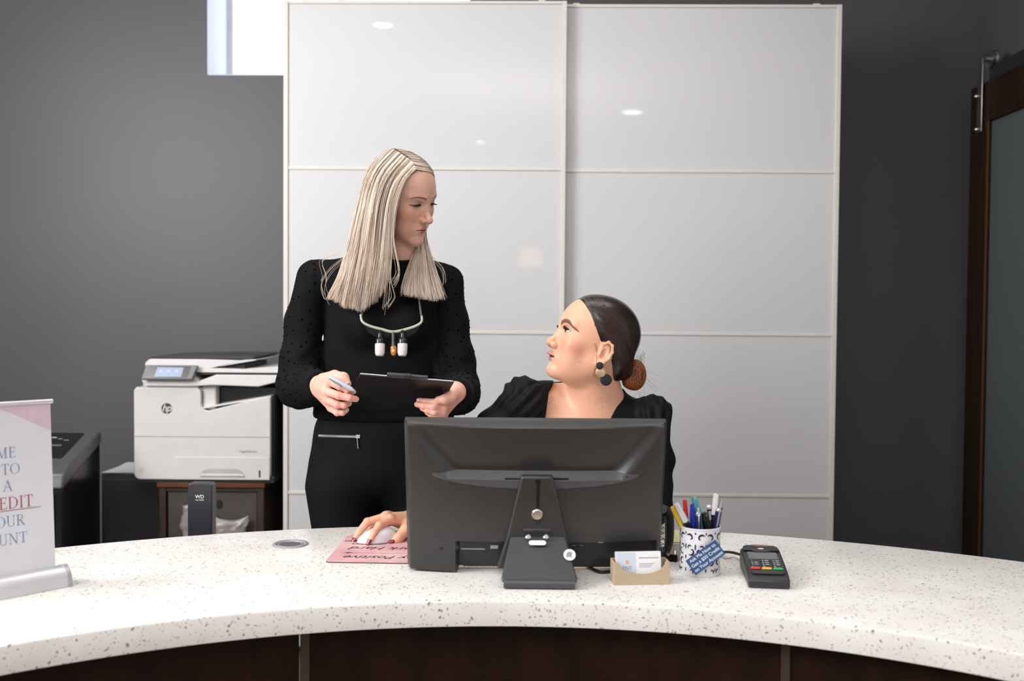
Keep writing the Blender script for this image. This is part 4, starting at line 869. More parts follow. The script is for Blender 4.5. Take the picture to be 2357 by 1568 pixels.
# ================================================================== SCULPTING KIT (signed distances -> mesh)
f4 = np.float32
def A3(*v): return np.array(v if len(v) > 1 else v[0], dtype=f4)
def smin(a, b, k):
    h = np.clip(0.5+0.5*(b-a)/k, 0, 1); return b+(a-b)*h-k*h*(1-h)
def smax(a, b, k): return -smin(-a, -b, k)
def sph(p, c, r): return np.sqrt(((p-A3(*c))**2).sum(1))-r
def ell(p, c, r, R=None):
    q = p-A3(*c)
    if R is not None: q = q @ R
    r = A3(*r); k0 = np.sqrt(((q/r)**2).sum(1)); k1 = np.sqrt(((q/(r*r))**2).sum(1))+1e-9
    return np.where(k0 < 0.3, k0-1, k0*(k0-1)/k1/ r.min()*1.0*r.min()) if False else k0*(k0-1)/k1
def rc(p, a, b, r1, r2, sq=None):
    a = A3(*a); b = A3(*b); ab = b-a; pa = p-a
    t = np.clip((pa @ ab)/(ab @ ab), 0, 1); v = pa-t[:, None]*ab
    return np.sqrt((v*v).sum(1))-(r1+(r2-r1)*t)
def rbox(p, c, h, r, R=None):
    q = p-A3(*c)
    if R is not None: q = q @ R
    q = np.abs(q)-A3(*h)+r
    return np.sqrt((np.maximum(q, 0)**2).sum(1))+np.minimum(q.max(1), 0)-r
def chain(p, pts, rs, k=0.004):
    d = None
    for i in range(len(pts)-1):
        e = rc(p, pts[i], pts[i+1], rs[i], rs[i+1]); d = e if d is None else smin(d, e, k)
    return d
def sst(a, b, x):
    t = np.clip((x-a)/(b-a), 0, 1); return t*t*(3-2*t)
def wob(p, f, s=0): return np.sin(p[:, 0]*f+s)*np.sin(p[:, 1]*f*1.13+s*2+1)*np.sin(p[:, 2]*f*0.91+s*3+2)
def sculpt(f, lo, hi, h):
    lo = np.array(lo, float); n = np.ceil((np.array(hi)-lo)/h).astype(int)+1; B = 8
    nb = (n+B-1)//B; n = nb*B
    bi = np.stack(np.meshgrid(*[np.arange(k) for k in nb], indexing='ij'), -1).reshape(-1, 3)
    ctr = (lo+(bi*B+(B-1)/2)*h).astype(f4); dc = f(ctr)
    act = np.abs(dc) < h*B*1.15
    V = np.where(dc < 0, -1.0, 1.0).astype(f4)
    vol = np.repeat(np.repeat(np.repeat(V.reshape(nb), B, 0), B, 1), B, 2)
    off = np.stack(np.meshgrid(*[np.arange(B)]*3, indexing='ij'), -1).reshape(-1, 3)
    ab = bi[act]
    for s in range(0, len(ab), 400):
        idx = (ab[s:s+400, None, :]*B+off[None]).reshape(-1, 3)
        vol[idx[:, 0], idx[:, 1], idx[:, 2]] = f((lo+idx*h).astype(f4))
    s_ = vol < 0
    c = np.zeros(tuple(k-1 for k in n), np.uint8)
    sl = lambda a, o: a[o[0]:a.shape[0]-1+o[0], o[1]:a.shape[1]-1+o[1], o[2]:a.shape[2]-1+o[2]]
    cor = [(i, j, k) for i in (0, 1) for j in (0, 1) for k in (0, 1)]
    for o in cor: c += sl(s_, o)
    m = (c > 0) & (c < 8); ci = np.argwhere(m); ids = -np.ones(c.shape, np.int64); ids[m] = np.arange(len(ci))
    acc = np.zeros((len(ci), 3)); cnt = np.zeros(len(ci))
    cv = {o: vol[ci[:, 0]+o[0], ci[:, 1]+o[1], ci[:, 2]+o[2]] for o in cor}
    for o in cor:
        for ax in range(3):
            if o[ax] == 0:
                o2 = list(o); o2[ax] = 1; o2 = tuple(o2); a, b = cv[o], cv[o2]; x = (a < 0) != (b < 0)
                t = np.where(x, a/(a-b+1e-20), 0); pt = np.tile(np.array(o, float), (len(ci), 1)); pt[:, ax] += t
                acc[x] += pt[x]; cnt[x] += 1
    vert = lo+(ci+acc/cnt[:, None])*h
    quads = []
    for ax in range(3):
        a = [slice(None)]*3; b = [slice(None)]*3; a[ax] = slice(0, -1); b[ax] = slice(1, None)
        x = (s_[tuple(a)] != s_[tuple(b)]); e = np.argwhere(x); u, v = [k for k in range(3) if k != ax]
        e = e[(e[:, u] > 0) & (e[:, v] > 0) & (e[:, u] < c.shape[u]) & (e[:, v] < c.shape[v]) & (e[:, ax] < c.shape[ax])]
        q = []
        for du, dv in ((0, 0), (1, 0), (1, 1), (0, 1)):
            g = e.copy(); g[:, u] -= du; g[:, v] -= dv; q.append(ids[g[:, 0], g[:, 1], g[:, 2]])
        q = np.stack(q, 1); ins = s_[e[:, 0], e[:, 1], e[:, 2]]
        fl = ins if ax != 1 else ~ins
        q[~fl] = q[~fl][:, ::-1]; quads.append(q)
    quads = np.concatenate(quads); quads = quads[(quads >= 0).all(1)]
    # one Newton step onto the true surface
    vf = vert.astype(f4); d0 = f(vf); e = h*0.4; g = np.stack([(f(vf+A3(*[e if k == a else 0 for k in range(3)]))-d0)/e for a in range(3)], 1)
    gl = (g*g).sum(1); stp = np.clip(d0/np.maximum(gl, 0.25), -h*0.6, h*0.6)
    return vert-g*stp[:, None], quads
def mesh_np(name, parts, material, parent=None, loc=None, colf=None):
    """parts = [(verts, quads)...] joined into one mesh object, optional per-vertex colour function"""
    V = np.concatenate([p[0] for p in parts]); o = 0; Q = []
    for p in parts: Q.append(p[1]+o); o += len(p[0])
    Q = np.concatenate(Q); base = np.array(org(parent) if parent is not None else (loc or (0, 0, 0)))
    me = bpy.data.meshes.new(name); k = Q.shape[1]
    me.vertices.add(len(V)); me.vertices.foreach_set('co', (V-base).astype(f4).ravel())
    me.loops.add(Q.size); me.loops.foreach_set('vertex_index', Q.ravel().astype(np.int32))
    me.polygons.add(len(Q)); me.polygons.foreach_set('loop_start', np.arange(0, Q.size, k, dtype=np.int32)); me.polygons.foreach_set('loop_total', np.full(len(Q), k, np.int32))
    me.polygons.foreach_set('use_smooth', [True]*len(Q)); me.update(calc_edges=True); me.validate()
    if colf is not None:
        c = colf(V.astype(f4)) if callable(colf) else colf; ca = me.color_attributes.new('col', 'FLOAT_COLOR', 'POINT'); ca.data.foreach_set('color', c.astype(f4).ravel())
    return link(name, me, material, parent, loc)
class XF:      # rigid frame: local -> world
    def __init__(s, o, x, y, z, k=1.0): s.k = k; s.o = A3(*o); s.R = np.stack([np.array(x), np.array(y), np.array(z)], 1).astype(f4)
    def loc(s, p): return ((p-s.o) @ s.R)/f4(s.k)
    def wld(s, p): return (np.asarray(p, f4)*f4(s.k)) @ s.R.T+s.o
def head_frame(o, yaw, pitch, roll, k=1.0):
    """yaw: 0 faces the camera (-Y), positive turns towards +X; pitch: + looks up; roll: + tips the crown towards the head's own left(+x local)"""
    f = Vector((sin(yaw)*cos(pitch), -cos(yaw)*cos(pitch), sin(pitch)))
    r = f.cross(Vector((0, 0, 1))).normalized(); u = r.cross(f)
    r2 = r*cos(roll)-u*sin(roll); u2 = u*cos(roll)+r*sin(roll)
    return XF(o, r2, f, u2, k)
def skinmat(name, rough=0.42):
    t = NT(name); at = t.n('ShaderNodeAttribute'); at.attribute_name = 'col'
    co = t.coord(); nz = t.noise(co, 260, 4)
    mx = t.n('ShaderNodeMix', data_type='RGBA', blend_type='MULTIPLY'); mx.inputs[0].default_value = 1.0
    t.l(at.outputs['Color'], mx.inputs[6]); t.l(t.ramp(nz, [(0.3, (0.95, 0.94, 0.94)), (0.7, (1, 1, 1))]), mx.inputs[7]); t.l(mx.outputs[2], t.b.inputs['Base Color'])
    rr = t.n('ShaderNodeMapRange'); t.l(at.outputs['Alpha'], rr.inputs[0]); rr.inputs[3].default_value = 0.08; rr.inputs[4].default_value = rough; t.l(rr.outputs[0], t.b.inputs['Roughness'])
    setp(t.b, Subsurface_Weight=0.12, Subsurface_Scale=0.006, Specular_IOR_Level=0.4); t.b.inputs['Subsurface Radius'].default_value = (1.0, 0.35, 0.2)
    t.bump(nz, 0.08, 0.0004)
    return t.m
# ------------------------------------------------------------------ a face
EY = A3(0.0315, 0.0640, 0.0030); ER = 0.0122
def slit(q, o):
    """opening of the lids, negative inside. o = dict(up, lo, tilt, w)"""
    a = np.abs(q[:, 0])-EY[0]; w = o['w']; u = np.clip(1-(a/w)**2, -3, 1); zz = q[:, 2]-EY[2]-o.get('dz', 0)
    zu = o['up']*u+o['tilt']*a; zl = -o['lo']*u+o['tilt']*a
    return np.maximum(np.maximum(zz-zu, zl-zz), EY[1]-q[:, 1])
def face_sdf(q, o):
    x = q[:, 0]; a = q.copy(); a[:, 0] = np.abs(x); W = o.get('wide', 1.0)
    d = ell(q, (0, -.016, .030), (.0735*W, .094, .086))
    d = smin(d, ell(q, (0, .022, .030), (.060*W, .062, .062)), .03)
    d = smin(d, ell(q, (0, .018, -.030), (.057*W, .064, .074)), .03)
    d = smin(d, rc(a, (.047*W, -.010, -.055), (.010, .060, -.094), .014*o.get('jaw', 1), .013), .030)
    d = smin(d, sph(q, (0, .0685, -.096), .0145*o.get('chin', 1)), .018)
    d = smin(d, ell(a, (.038*W, .050, -.026), (.021, .021, .021)), .022)
    d = smin(d, ell(a, (.034*W, .044, -.058), (.020, .022, .026)), .02)
    d = smax(d, -ell(a, (.0335, .0905, .004), (.0185, .0175, .0115)), .014)
    d = smin(d, rc(a, (.014, .0775, .0195), (.045, .064, .0215), .0075, .0065), .014)
    # nose
    d = smin(d, chain(q, [(0, .0745, .012), (0, .0840, -.010), (0, .0955, -.030)], [.0065, .0068, .0078], .004), .010)
    d = smin(d, sph(q, (0, .0972+o.get('nt', 0), -.0345), .0088), .008)
    nw = o.get('nw', 1); d = smin(d, ell(a, (.0118*nw, .0870, -.0375), (.0065*nw, .0095*nw, .0068*nw)), .005)
    d = smax(d, -ell(a, (.0058, .0925, -.0455), (.0034, .0052, .0040)), .003)
    # muzzle and lips
    d = smin(d, ell(q, (0, .062, -.063), (.027, .0225, .021)), .014)
    mo = o.get('open', 0.0)
    ul = rc(a, (.0225*o.get('mw',1), .0735-.02*(o.get('mw',1)-1), -.0638+o.get('cz', 0)), (.0045, .0855+o.get('lp', 0), -.0605+mo*.3), .0026, .0050*o.get('lip', 1))
    ll = rc(a, (.0205*o.get('mw',1), .0735-.02*(o.get('mw',1)-1), -.0655+o.get('cz', 0)), (.0, .0835+o.get('lp', 0), -.0688-mo), .0028, .0062*o.get('lip', 1))
    d = smin(d, ul, .0045); d = smin(d, ll, .0045)
    sl = ell(a, (.0, .088, -.0645-mo*.35), (.0215, .012, .0007+mo*0.75)); d = smax(d, -sl, .0018)
    d = smax(d, -sph(q, (0, .0985, -.0795), .0135), .010)
    # eyes
    e = sph(a, EY, ER+.0019); d = smin(d, e, .006)
    s = slit(q, o['eye']); s2 = np.maximum(s, sph(a, EY, ER+.0045)); d = smax(d, -s2, .0009)
    d = np.minimum(d, sph(a, EY, ER))
    if o.get('ear', True):
        eo = o.get('earo', (0, 0)); E = lambda y, z, t=0.0: (.0715*W+t+eo[0]*.25, y+eo[0], z+eo[1])
        er = ell(a, E(-.0135, -.002, .005), (.0065, .0175, .0285), o['_er'])
        pts = [E(-.002, .004, .004), E(.000, .019, .008), E(-.010, .0275, .012), E(-.021, .022, .015), E(-.0255, .007, .0155), E(-.0225, -.010, .013), E(-.0135, -.022, .009), E(-.004, -.027, .006)]
        er2 = chain(a, pts, [.0026, .0030, .0031, .0031, .0031, .0034, .0058, .0062], .003)
        er = smin(smax(er, -ell(a, E(-.0085, -.003, .0135), (.0085, .0085, .0135)), .003), er2, .004)
        er = smin(er, chain(a, [E(-.017, .012, .0085), E(-.0185, -.002, .009), E(-.014, -.013, .008)], [.0022, .0026, .0028], .003), .003)
        er = smin(er, ell(a, E(.001, -.006, .006), (.004, .0035, .006)), .003)
        d = smin(d, er, .006)
    return d
ang_ = radians(-14); EAR_R = np.array(((1, 0, 0), (0, cos(ang_), -sin(ang_)), (0, sin(ang_), cos(ang_))), f4)
def face_col(q, o, base, blush, lip, brow, iris):
    n = len(q); c = np.ones((n, 4), f4); c[:, :3] = A3(*base); a = q.copy(); a[:, 0] = np.abs(q[:, 0]); fr = q[:, 1] > .03
    def mix(m, col): c[:, :3] = c[:, :3]*(1-m[:, None])+A3(*col)*m[:, None]
    m = np.exp(-(((a-A3(.046, .048, -.030))/A3(.026, .03, .020))**2).sum(1))*0.75; mix(m, blush)
    m = np.exp(-(((a-A3(.0, .100, -.036))/A3(.014, .012, .010))**2).sum(1))*0.35; mix(m, blush)
    # eye shadow
    s = slit(q, o['eye']); ed = np.sqrt(((a-EY)**2).sum(1))
    m = np.exp(-(((a-EY-A3(0, .012, .007))/A3(.016, .012, .007))**2).sum(1))*0.5; mix(m, o.get('shadow', (.30, .14, .11)))
    # lips
    mo = o.get('open', 0.0)
    ul = rc(a, (.0225*o.get('mw',1), .0735-.02*(o.get('mw',1)-1), -.0638+o.get('cz', 0)), (.0045, .0855+o.get('lp', 0), -.0605+mo*.3), .0026, .0050*o.get('lip', 1))
    ll = rc(a, (.0205*o.get('mw',1), .0735-.02*(o.get('mw',1)-1), -.0655+o.get('cz', 0)), (.0, .0835+o.get('lp', 0), -.0688-mo), .0028, .0062*o.get('lip', 1))
    m = (1-sst(.0001, .0012, np.minimum(ul, ll)))*sst(.05, .07, q[:, 1]); mix(m, lip); c[:, 3] -= 0.35*m
    m = (1-sst(.0, .0014, np.abs(q[:, 2]+.0645+mo*.35)-.0004-mo*.7))*(a[:, 0] < .021)*sst(.066, .072, q[:, 1]); mix(m*0.8, (.10, .02, .02))
    # brows: arc in the frontal plane
    b0, b1, b2 = o.get('brow', ((.0125, .0195), (.034, .0265), (.052, .0175)))
    t = np.clip((a[:, 0]-b0[0])/(b2[0]-b0[0]), 0, 1)
    tm = (b1[0]-b0[0])/(b2[0]-b0[0]); k = 1.0
    A_ = np.array([[tm*tm, tm], [1, 1]]); sol = np.linalg.solve(A_, [b1[1]-b0[1], b2[1]-b0[1]])
    zc_ = b0[1]+sol[0]*t*t+sol[1]*t; hw = (0.0034*(1-t)**0.5+.0006)*o.get('browt', 1.0)
    m = (1-sst(0, .0018, np.abs(q[:, 2]-zc_)-hw+.0008))*sst(b0[0]-.001, b0[0]+.003, a[:, 0])*(1-sst(b2[0], b2[0]+.002, a[:, 0]))*fr*(q[:, 2] > .008); mix(m*0.9, brow)
    # eyeball, iris
    ball = (ed < ER+.0007) & (s < .0004) & (q[:, 1] > EY[1]-.001); c[ball, :3] = A3(.62, .60, .58); c[ball, 3] = 0.0
    g = A3(*o['gaze']); g = g/np.linalg.norm(g); g2 = np.where(q[:, :1] > 0, 1.0, -1.0)*0+1.0
    ctr = EY*np.stack([np.sign(q[:, 0]), np.ones(n), np.ones(n)], 1); r = np.sqrt(((q-ctr-g*ER)**2).sum(1))
    iri = ball & (r < .0058); c[iri, :3] = A3(*iris); c[ball & (r < .0024), :3] = .005
    # lash line hugging the opening
    s3 = s+0; near = (ed < ER+.0065) & (q[:, 1] > EY[1]-.004)
    upm = np.clip((q[:, 2]-EY[2]-o['eye'].get('dz', 0)+.0035)/.004, 0.25, 1)
    m = (1-sst(.0002, .0022*o.get('liner', 1), np.abs(s3-.0004)))*near*upm*~ball; mix(m*0.95, (.012, .006, .005))
    return c
def PP(px, py, Z): return tuple(P(px, py, Z))
def strands(name, pts, rad, cols, material, parent, sides=3):
    """pts (n,m,3), rad (n,m), cols (n,m,3) -> one mesh of thin tapered locks"""
    n, m, _ = pts.shape; d = np.gradient(pts, axis=1); d /= np.linalg.norm(d, axis=2, keepdims=True)+1e-9
    up = np.cross(d, np.array([0.0, 1.0, 0.05])); up /= np.linalg.norm(up, axis=2, keepdims=True)+1e-9; sd = np.cross(d, up)
    V = np.stack([pts+rad[..., None]*(up*cos(2*pi*k/sides+.5)+sd*sin(2*pi*k/sides+.5)) for k in range(sides)], 2)
    i = np.arange(n)[:, None, None]*m*sides; j = np.arange(m-1)[None, :, None]*sides; k = np.arange(sides)[None, None, :]; k2 = (k+1) % sides
    Q = np.stack([i+j+k, i+j+k2, i+j+sides+k2, i+j+sides+k], -1).reshape(-1, 4)
    c = np.ones((n, m, sides, 4), f4); c[..., :3] = cols[:, :, None, :]
    return mesh_np(name, [(V.reshape(-1, 3), Q)], material, parent, colf=c.reshape(-1, 4))
def project(f, p, off=0.0, it=4):
    sh = p.shape; q = p.reshape(-1, 3).astype(f4).copy(); e = 0.002
    for _ in range(it):
        d = f(q)-off; g = np.stack([(f(q+A3(*[e if k == a else 0 for k in range(3)]))-off-d)/e for a in range(3)], 1)
        q -= g*(d/np.maximum((g*g).sum(1), .2))[:, None]
    return q.reshape(sh)
def hairmat(name, rough, spec=0.5):
    t = NT(name); at = t.n('ShaderNodeAttribute'); at.attribute_name = 'col'; t.l(at.outputs['Color'], t.b.inputs['Base Color'])
    setp(t.b, Roughness=rough, Specular_IOR_Level=spec); return t.m
def resample(g, m): return np.array(spline([PP(*q) for q in g], m))
def cloth(name, col, sheen=0.0, rough=0.85, bs=420, bstr=0.35):
    t = NT(name); co = t.coord(); a = t.noise(co, 8, 4); t.l(t.ramp(a, [(0.3, [c*0.8 for c in col]), (0.7, [c*1.25 for c in col])]), t.b.inputs['Base Color'])
    setp(t.b, Roughness=rough, Sheen_Weight=sheen, Specular_IOR_Level=0.16); t.bump(t.noise(co, bs, 2), bstr, 0.0006); return t.m
M_skin1 = skinmat('fair_skin', 0.45); M_skin2 = skinmat('warm_skin', 0.38)
def hand_sdf(p, wrist, wr, mcps, fingers, thumb, fr=1.0):
    d = None
    for (m_, r) in mcps:
        e = rc(p, wrist, m_, wr, r); d = e if d is None else smin(d, e, .006)
    for a, b in zip(mcps[:-1], mcps[1:]): d = smin(d, rc(p, a[0], b[0], a[1]*1.02, b[1]*1.02), .006)
    fd = None
    for pts, rs in fingers:
        e = chain(p, pts, [r*fr for r in rs], .0025); 
        for k in range(1, len(pts)-1): e = smin(e, sph(p, pts[k], rs[k]*fr*1.05), .0015)
        fd = e if fd is None else smin(fd, e, .0012)
    d = smin(d, fd, .0030)
    return smin(d, chain(p, thumb[0], thumb[1], .005), .007)
def nail(par, tip, prev, normal, w_, l_, m, name='fingernail', long=0.0, r=0.0):
    tip = Vector(tip); prev = Vector(prev); d = (tip-prev).normalized(); n = Vector(normal); n = (n-d*n.dot(d)).normalized(); s = d.cross(n); tip = tip+n*r
    vs = []; nu, nv = 8, 10; L = l_+long
    for j in range(nv+1):
        v = j/nv; y = -l_*0.5+L*v
        wv = w_*(sin(pi*min(0.5, 0.12+v*0.9)) if v < .5 else 1)*(1 if v < .55 else (1-((v-.55)/.45)**2*(0.75 if long else 0.35)))
        for i in range(nu+1):
            a = (i/nu*2-1); x = wv*sin(a*1.15); z = wv*0.75*(cos(a*1.15)-1)-long*0.35*v*v
            vs.append(tip+s*x+d*y+n*z)
    fs = [(j*(nu+1)+i, j*(nu+1)+i+1, (j+1)*(nu+1)+i+1, (j+1)*(nu+1)+i) for j in range(nv) for i in range(nu)]
    o = MB().add(vs, fs).build(name, m, par, smooth=True, ang=80); md = o.modifiers.new('t', 'SOLIDIFY'); md.thickness = 0.0007; return o

# ================================================================== STANDING WOMAN (blonde)
S1 = 1.0
H1 = head_frame(P(926, 455, 2.50), radians(58), radians(-18), radians(9), 0.955)
O1 = dict(lip=.80, cz=.0010, nt=.003, mw=1.05, eye=dict(up=.0008, lo=.0036, tilt=-.06, w=.0150, dz=-.0015), gaze=(.0, .85, -.6), _er=EAR_R, liner=1.5, wide=.98, brow=((.012, .0185), (.034, .0235), (.053, .0185)), browt=.8, ear=False)
k1 = A3(*P(930, 612, 2.555))
def w1_head(p):
    q = H1.loc(p); d = face_sdf(q, O1)*H1.k
    return smin(d, rc(p, H1.wld([0, -.030, -.055]), k1, .044, .047), .022)
HR = dict(w=PP(729, 885, 2.30), m=[(PP(756, 878, 2.225), .0092), (PP(750, 900, 2.222), .0095), (PP(753, 920, 2.225), .0090), (PP(762, 939, 2.232), .0082)])
def w1_handR(p):
    d = hand_sdf(p, HR['w'], .0225, HR['m'],
        [([PP(757, 878, 2.225), PP(783, 890, 2.200), PP(800, 898, 2.201), PP(812, 902, 2.210)], [.0098, .0092, .0082, .0072]),
         ([PP(750, 900, 2.222), PP(780, 911, 2.194), PP(804, 916, 2.193), PP(819, 919, 2.201)], [.0100, .0094, .0083, .0074]),
         ([PP(754, 920, 2.225), PP(776, 932, 2.203), PP(792, 933, 2.204), PP(803, 929, 2.212)], [.0096, .0089, .0080, .0071]),
         ([PP(762, 940, 2.232), PP(776, 950, 2.212), PP(788, 950, 2.212), PP(797, 945, 2.218)], [.0086, .0080, .0072, .0064])],
        fr=.93, thumb=([PP(744, 874, 2.262), PP(770, 866, 2.245), PP(790, 870, 2.232), PP(799, 884, 2.222)], [.0150, .0130, .0122, .0095]))
    return smin(d, rc(p, HR['w'], PP(712, 886, 2.36), .0225, .026), .01)
HL = dict(w=PP(1048, 903, 2.29))
def w1_handL(p):
    m = [(PP(1026, 925, 2.255), .0092), (PP(1022, 936, 2.250), .0095), (PP(1019, 947, 2.252), .0092), (PP(1021, 956, 2.262), .0084)]
    d = hand_sdf(p, HL['w'], .0215, m,
        [([m[0][0], PP(1003, 926, 2.245), PP(983, 925, 2.250), PP(965, 922, 2.258)], [.0095, .0088, .0078, .0068]),
         ([m[1][0], PP(998, 937, 2.236), PP(976, 935, 2.240), PP(960, 931, 2.248)], [.0096, .0090, .0080, .0070]),
         ([m[2][0], PP(1000, 949, 2.238), PP(984, 945, 2.240), PP(972, 940, 2.247)], [.0092, .0086, .0076, .0066]),
         ([m[3][0], PP(1004, 959, 2.246), PP(992, 955, 2.246), PP(983, 950, 2.250)], [.0084, .0076, .0068, .0060])],
        fr=.93, thumb=([PP(1043, 908, 2.262), PP(1038, 914, 2.240), PP(1024, 919, 2.232), PP(1009, 921, 2.234)], [.0150, .0122, .0105, .0085]))
    return smin(d, rc(p, HL['w'], PP(1054, 905, 2.38), .0215, .025), .01)
BZ = 2.60
aL = [PP(738, 650, BZ), PP(700, 742, BZ), PP(691, 832, 2.58), PP(690, 888, 2.55), PP(706, 890, 2.42), PP(724, 886, 2.32)]
aR = [PP(1022, 650, BZ), PP(1035, 742, BZ), PP(1046, 830, 2.58), PP(1050, 898, 2.54), PP(1056, 907, 2.42), PP(1051, 904, 2.32)]
def w1_torso(p, g=0.0):
    d = ell(p, PP(884, 705, BZ+.005), (.148+g, .098+g, .150+g))
    d = smin(d, ell(p, PP(882, 830, BZ+.005), (.156+g, .100+g, .17+g)), .05)
    d = smin(d, ell(p, PP(884, 945, BZ+.005), (.183+g, .116+g, .085+g)), .06)
    d = smin(d, ell(p, PP(842, 745, BZ-.085), (.050+g, .048+g, .055+g)), .035)
    d = smin(d, ell(p, PP(940, 745, BZ-.085), (.050+g, .048+g, .055+g)), .035)
    d = smin(d, rc(p, PP(925, 640, 2.585), PP(760, 640, BZ), .060+g, .046+g), .03)
    d = smin(d, rc(p, PP(925, 640, 2.585), PP(1005, 645, BZ), .060+g, .046+g), .03)
    return smin(d, rc(p, PP(927, 605, 2.56), PP(918, 680, 2.585), .048+g, .07+g), .03)
def w1_legs(p, g=0.0):
    zf = lambda x, z, Z: (x, Z, z)
    xc = P(886, 1050, 2.62).x
    d = ell(p, PP(886, 1040, 2.615), (.188+g, .122+g, .14+g))
    for s in (-1, 1):
        th = PP(886+s*92, 1120, 2.615)
        d = smin(d, chain(p, [th, (th[0]+s*-.012, 2.60, .50), (th[0]-s*.012, 2.64, .10)], [.099+g, .060+g, .046+g], .02), .04)
    return d
def w1_body(p):
    d = smin(w1_torso(p, -.014), w1_legs(p, -.014), .03)
    d = smin(d, chain(p, aL, [.034, .034, .032, .032, .030, .024], .01), .02)
    return smin(d, chain(p, aR, [.034, .034, .032, .032, .030, .024], .01), .02)
pc = H1.o
parts = [sculpt(w1_head, (pc[0]-.13, pc[1]-.14, k1[2]-.03), (pc[0]+.15, pc[1]+.13, pc[2]+.13), .0013),
         sculpt(w1_handR, np.array(PP(765, 905, 2.26))-(.075, .11, .07), np.array(PP(765, 905, 2.26))+(.07, .115, .07), .0014),
         sculpt(w1_handL, np.array(PP(1005, 930, 2.28))-(.065, .09, .055), np.array(PP(1005, 930, 2.28))+(.07, .12, .055), .0014),
         sculpt(w1_body, (-.60, 2.2, .03), (.0, 2.80, 1.42), .008)]
SK1 = (.74, .435, .335)
def c1(v):
    c = face_col(H1.loc(v), O1, SK1, (.70, .22, .15), (.58, .17, .15), (.17, .095, .06), (.10, .13, .13))
    q = H1.loc(v); far = np.sqrt((q**2).sum(1)) > .17; c[far] = (*[min(1, a*b) for a, b in zip(SK1, (1.15, 1.04, 1.06))], 1)
    for (cx, cy, Z) in ((754, 879, 2.21), (780, 893, 2.195), (780, 911, 2.19), (773, 931, 2.2), (811, 905, 2.2), (817, 918, 2.2), (797, 880, 2.215), (962, 925, 2.25), (960, 932, 2.24), (1030, 945, 2.25)):
        m = np.exp(-((v-A3(*P(cx, cy, Z)))**2).sum(1)/.010**2)*.4; c[:, :3] = c[:, :3]*(1-m[:, None])+A3(.68, .26, .20)*m[:, None]
    return c
W1 = mesh_np('person', parts, M_skin1, None, tuple(P(886, 1200, 2.62).xy)+(0.0,), colf=c1)
tag(W1, 'standing woman with long blonde hair in black sweater holding a clipboard and pen', 'person')
# natural nails
M_nail = mat('natural_nail', (.80, .52, .46), .25)
for a, b in ((PP(812, 902, 2.210), PP(800, 898, 2.201)), (PP(819, 919, 2.201), PP(804, 916, 2.193)), (PP(803, 929, 2.212), PP(792, 933, 2.204)), (PP(797, 945, 2.218), PP(788, 950, 2.212))):
    nail(W1, a, b, (0.1, -1, .25), .0045, .009, M_nail, r=.0069)
nail(W1, PP(799, 884, 2.222), PP(790, 870, 2.232), (.3, -1, .2), .0058, .011, M_nail, r=.0094)
nail(W1, PP(1009, 921, 2.234), PP(1024, 919, 2.232), (0, -1, .3), .0052, .010, M_nail, r=.0084); nail(W1, PP(965, 922, 2.258), PP(983, 925, 2.25), (0, -1, .3), .0042, .008, M_nail, r=.0063)
# sweater
M_sw = cloth('black_knit', (.0040, .0040, .0046), .0)
M_sh = cloth('black_sheer_sleeve', (.010, .0098, .0105), .05, .7, 700, .3)
def sleeve(p, pts, rs, ph):
    d = chain(p, pts, rs, .02)
    e = A3(*pts[3]); r = np.sqrt(((p-e)**2).sum(1))
    fold = np.sin((p[:, 2]*1.0-p[:, 1]*1.1+p[:, 0]*.4)*150+ph+3*np.sin(p[:, 0]*40))*.0050*np.exp(-(r/.085)**2)
    s = A3(*pts[0]); r2 = np.sqrt(((p-s-A3(0, 0, .03))**2).sum(1))
    gat = np.sin(np.arctan2(p[:, 1]-s[1], p[:, 0]-s[0])*13+ph)*.0018*np.exp(-(r2/.06)**2)
    return d+fold+gat+wob(p, 48, ph)*.0022
SLr = [.050, .0475, .050, .0535, .0475, .036]
aLs = [PP(728, 642, BZ)]+aL[1:]; aRs = [PP(1026, 652, BZ)]+aR[1:]
def w1_sweater(p):
    d = w1_torso(p, .002)
    col = rc(p, PP(928, 592, 2.548), PP(928, 640, 2.570), .0525, .056)
    pl = H1.o
    d = smin(d, col, .012)
    d = smin(d, sleeve(p, aLs, SLr, 0.0), .012); d = smin(d, sleeve(p, aRs, [.046, .046, .050, .0535, .047, .035], 2.0), .012)
    ca = rc(p, PP(712, 886, 2.365), PP(733, 885, 2.283), .033, .0295); cb = rc(p, PP(1055, 905, 2.365), PP(1048, 903, 2.288), .031, .0285)
    rib = .0006*np.sin(np.arctan2(p[:, 2]-P(729, 885, 2.3).z, (p[:, 0]-P(729, 885, 2.3).x)*1.0)*40)
    d = smin(d, ca+rib, .006); d = smin(d, cb, .006)
    # openings: collar top, cuff ends
    n = A3(*(Vector(PP(928, 585, 2.545))-Vector(PP(928, 640, 2.575))).normalized())
    d = smax(d, np.minimum((p-A3(*PP(928, 583, 2.545))) @ n, .0+.06-np.sqrt(((p-A3(*PP(928, 560, 2.54)))**2).sum(1))*0-0) if False else np.where(np.sqrt(((p-A3(*PP(928, 560, 2.54)))**2).sum(1)) < .085, (p-A3(*PP(928, 583, 2.545))) @ n, -1.0), .003)
    for a, b in ((PP(712, 886, 2.365), PP(733, 885, 2.283)), (PP(1055, 905, 2.365), PP(1048, 903, 2.288))):
        n = Vector(b)-Vector(a); n.normalize(); c_ = Vector(b)+n*.002
        d = smax(d, np.where(np.sqrt(((p-A3(*c_))**2).sum(1)) < .055, (p-A3(*c_)) @ A3(*n), -1.0), .002)
    zh = P(886, 962, 2.6).z
    d = d+.0012*np.sin(p[:, 2]*180+4*np.sin(p[:, 0]*14))*np.exp(-((p[:, 2]-zh-.02)/.03)**2)
    return smax(d, zh-p[:, 2], .004)
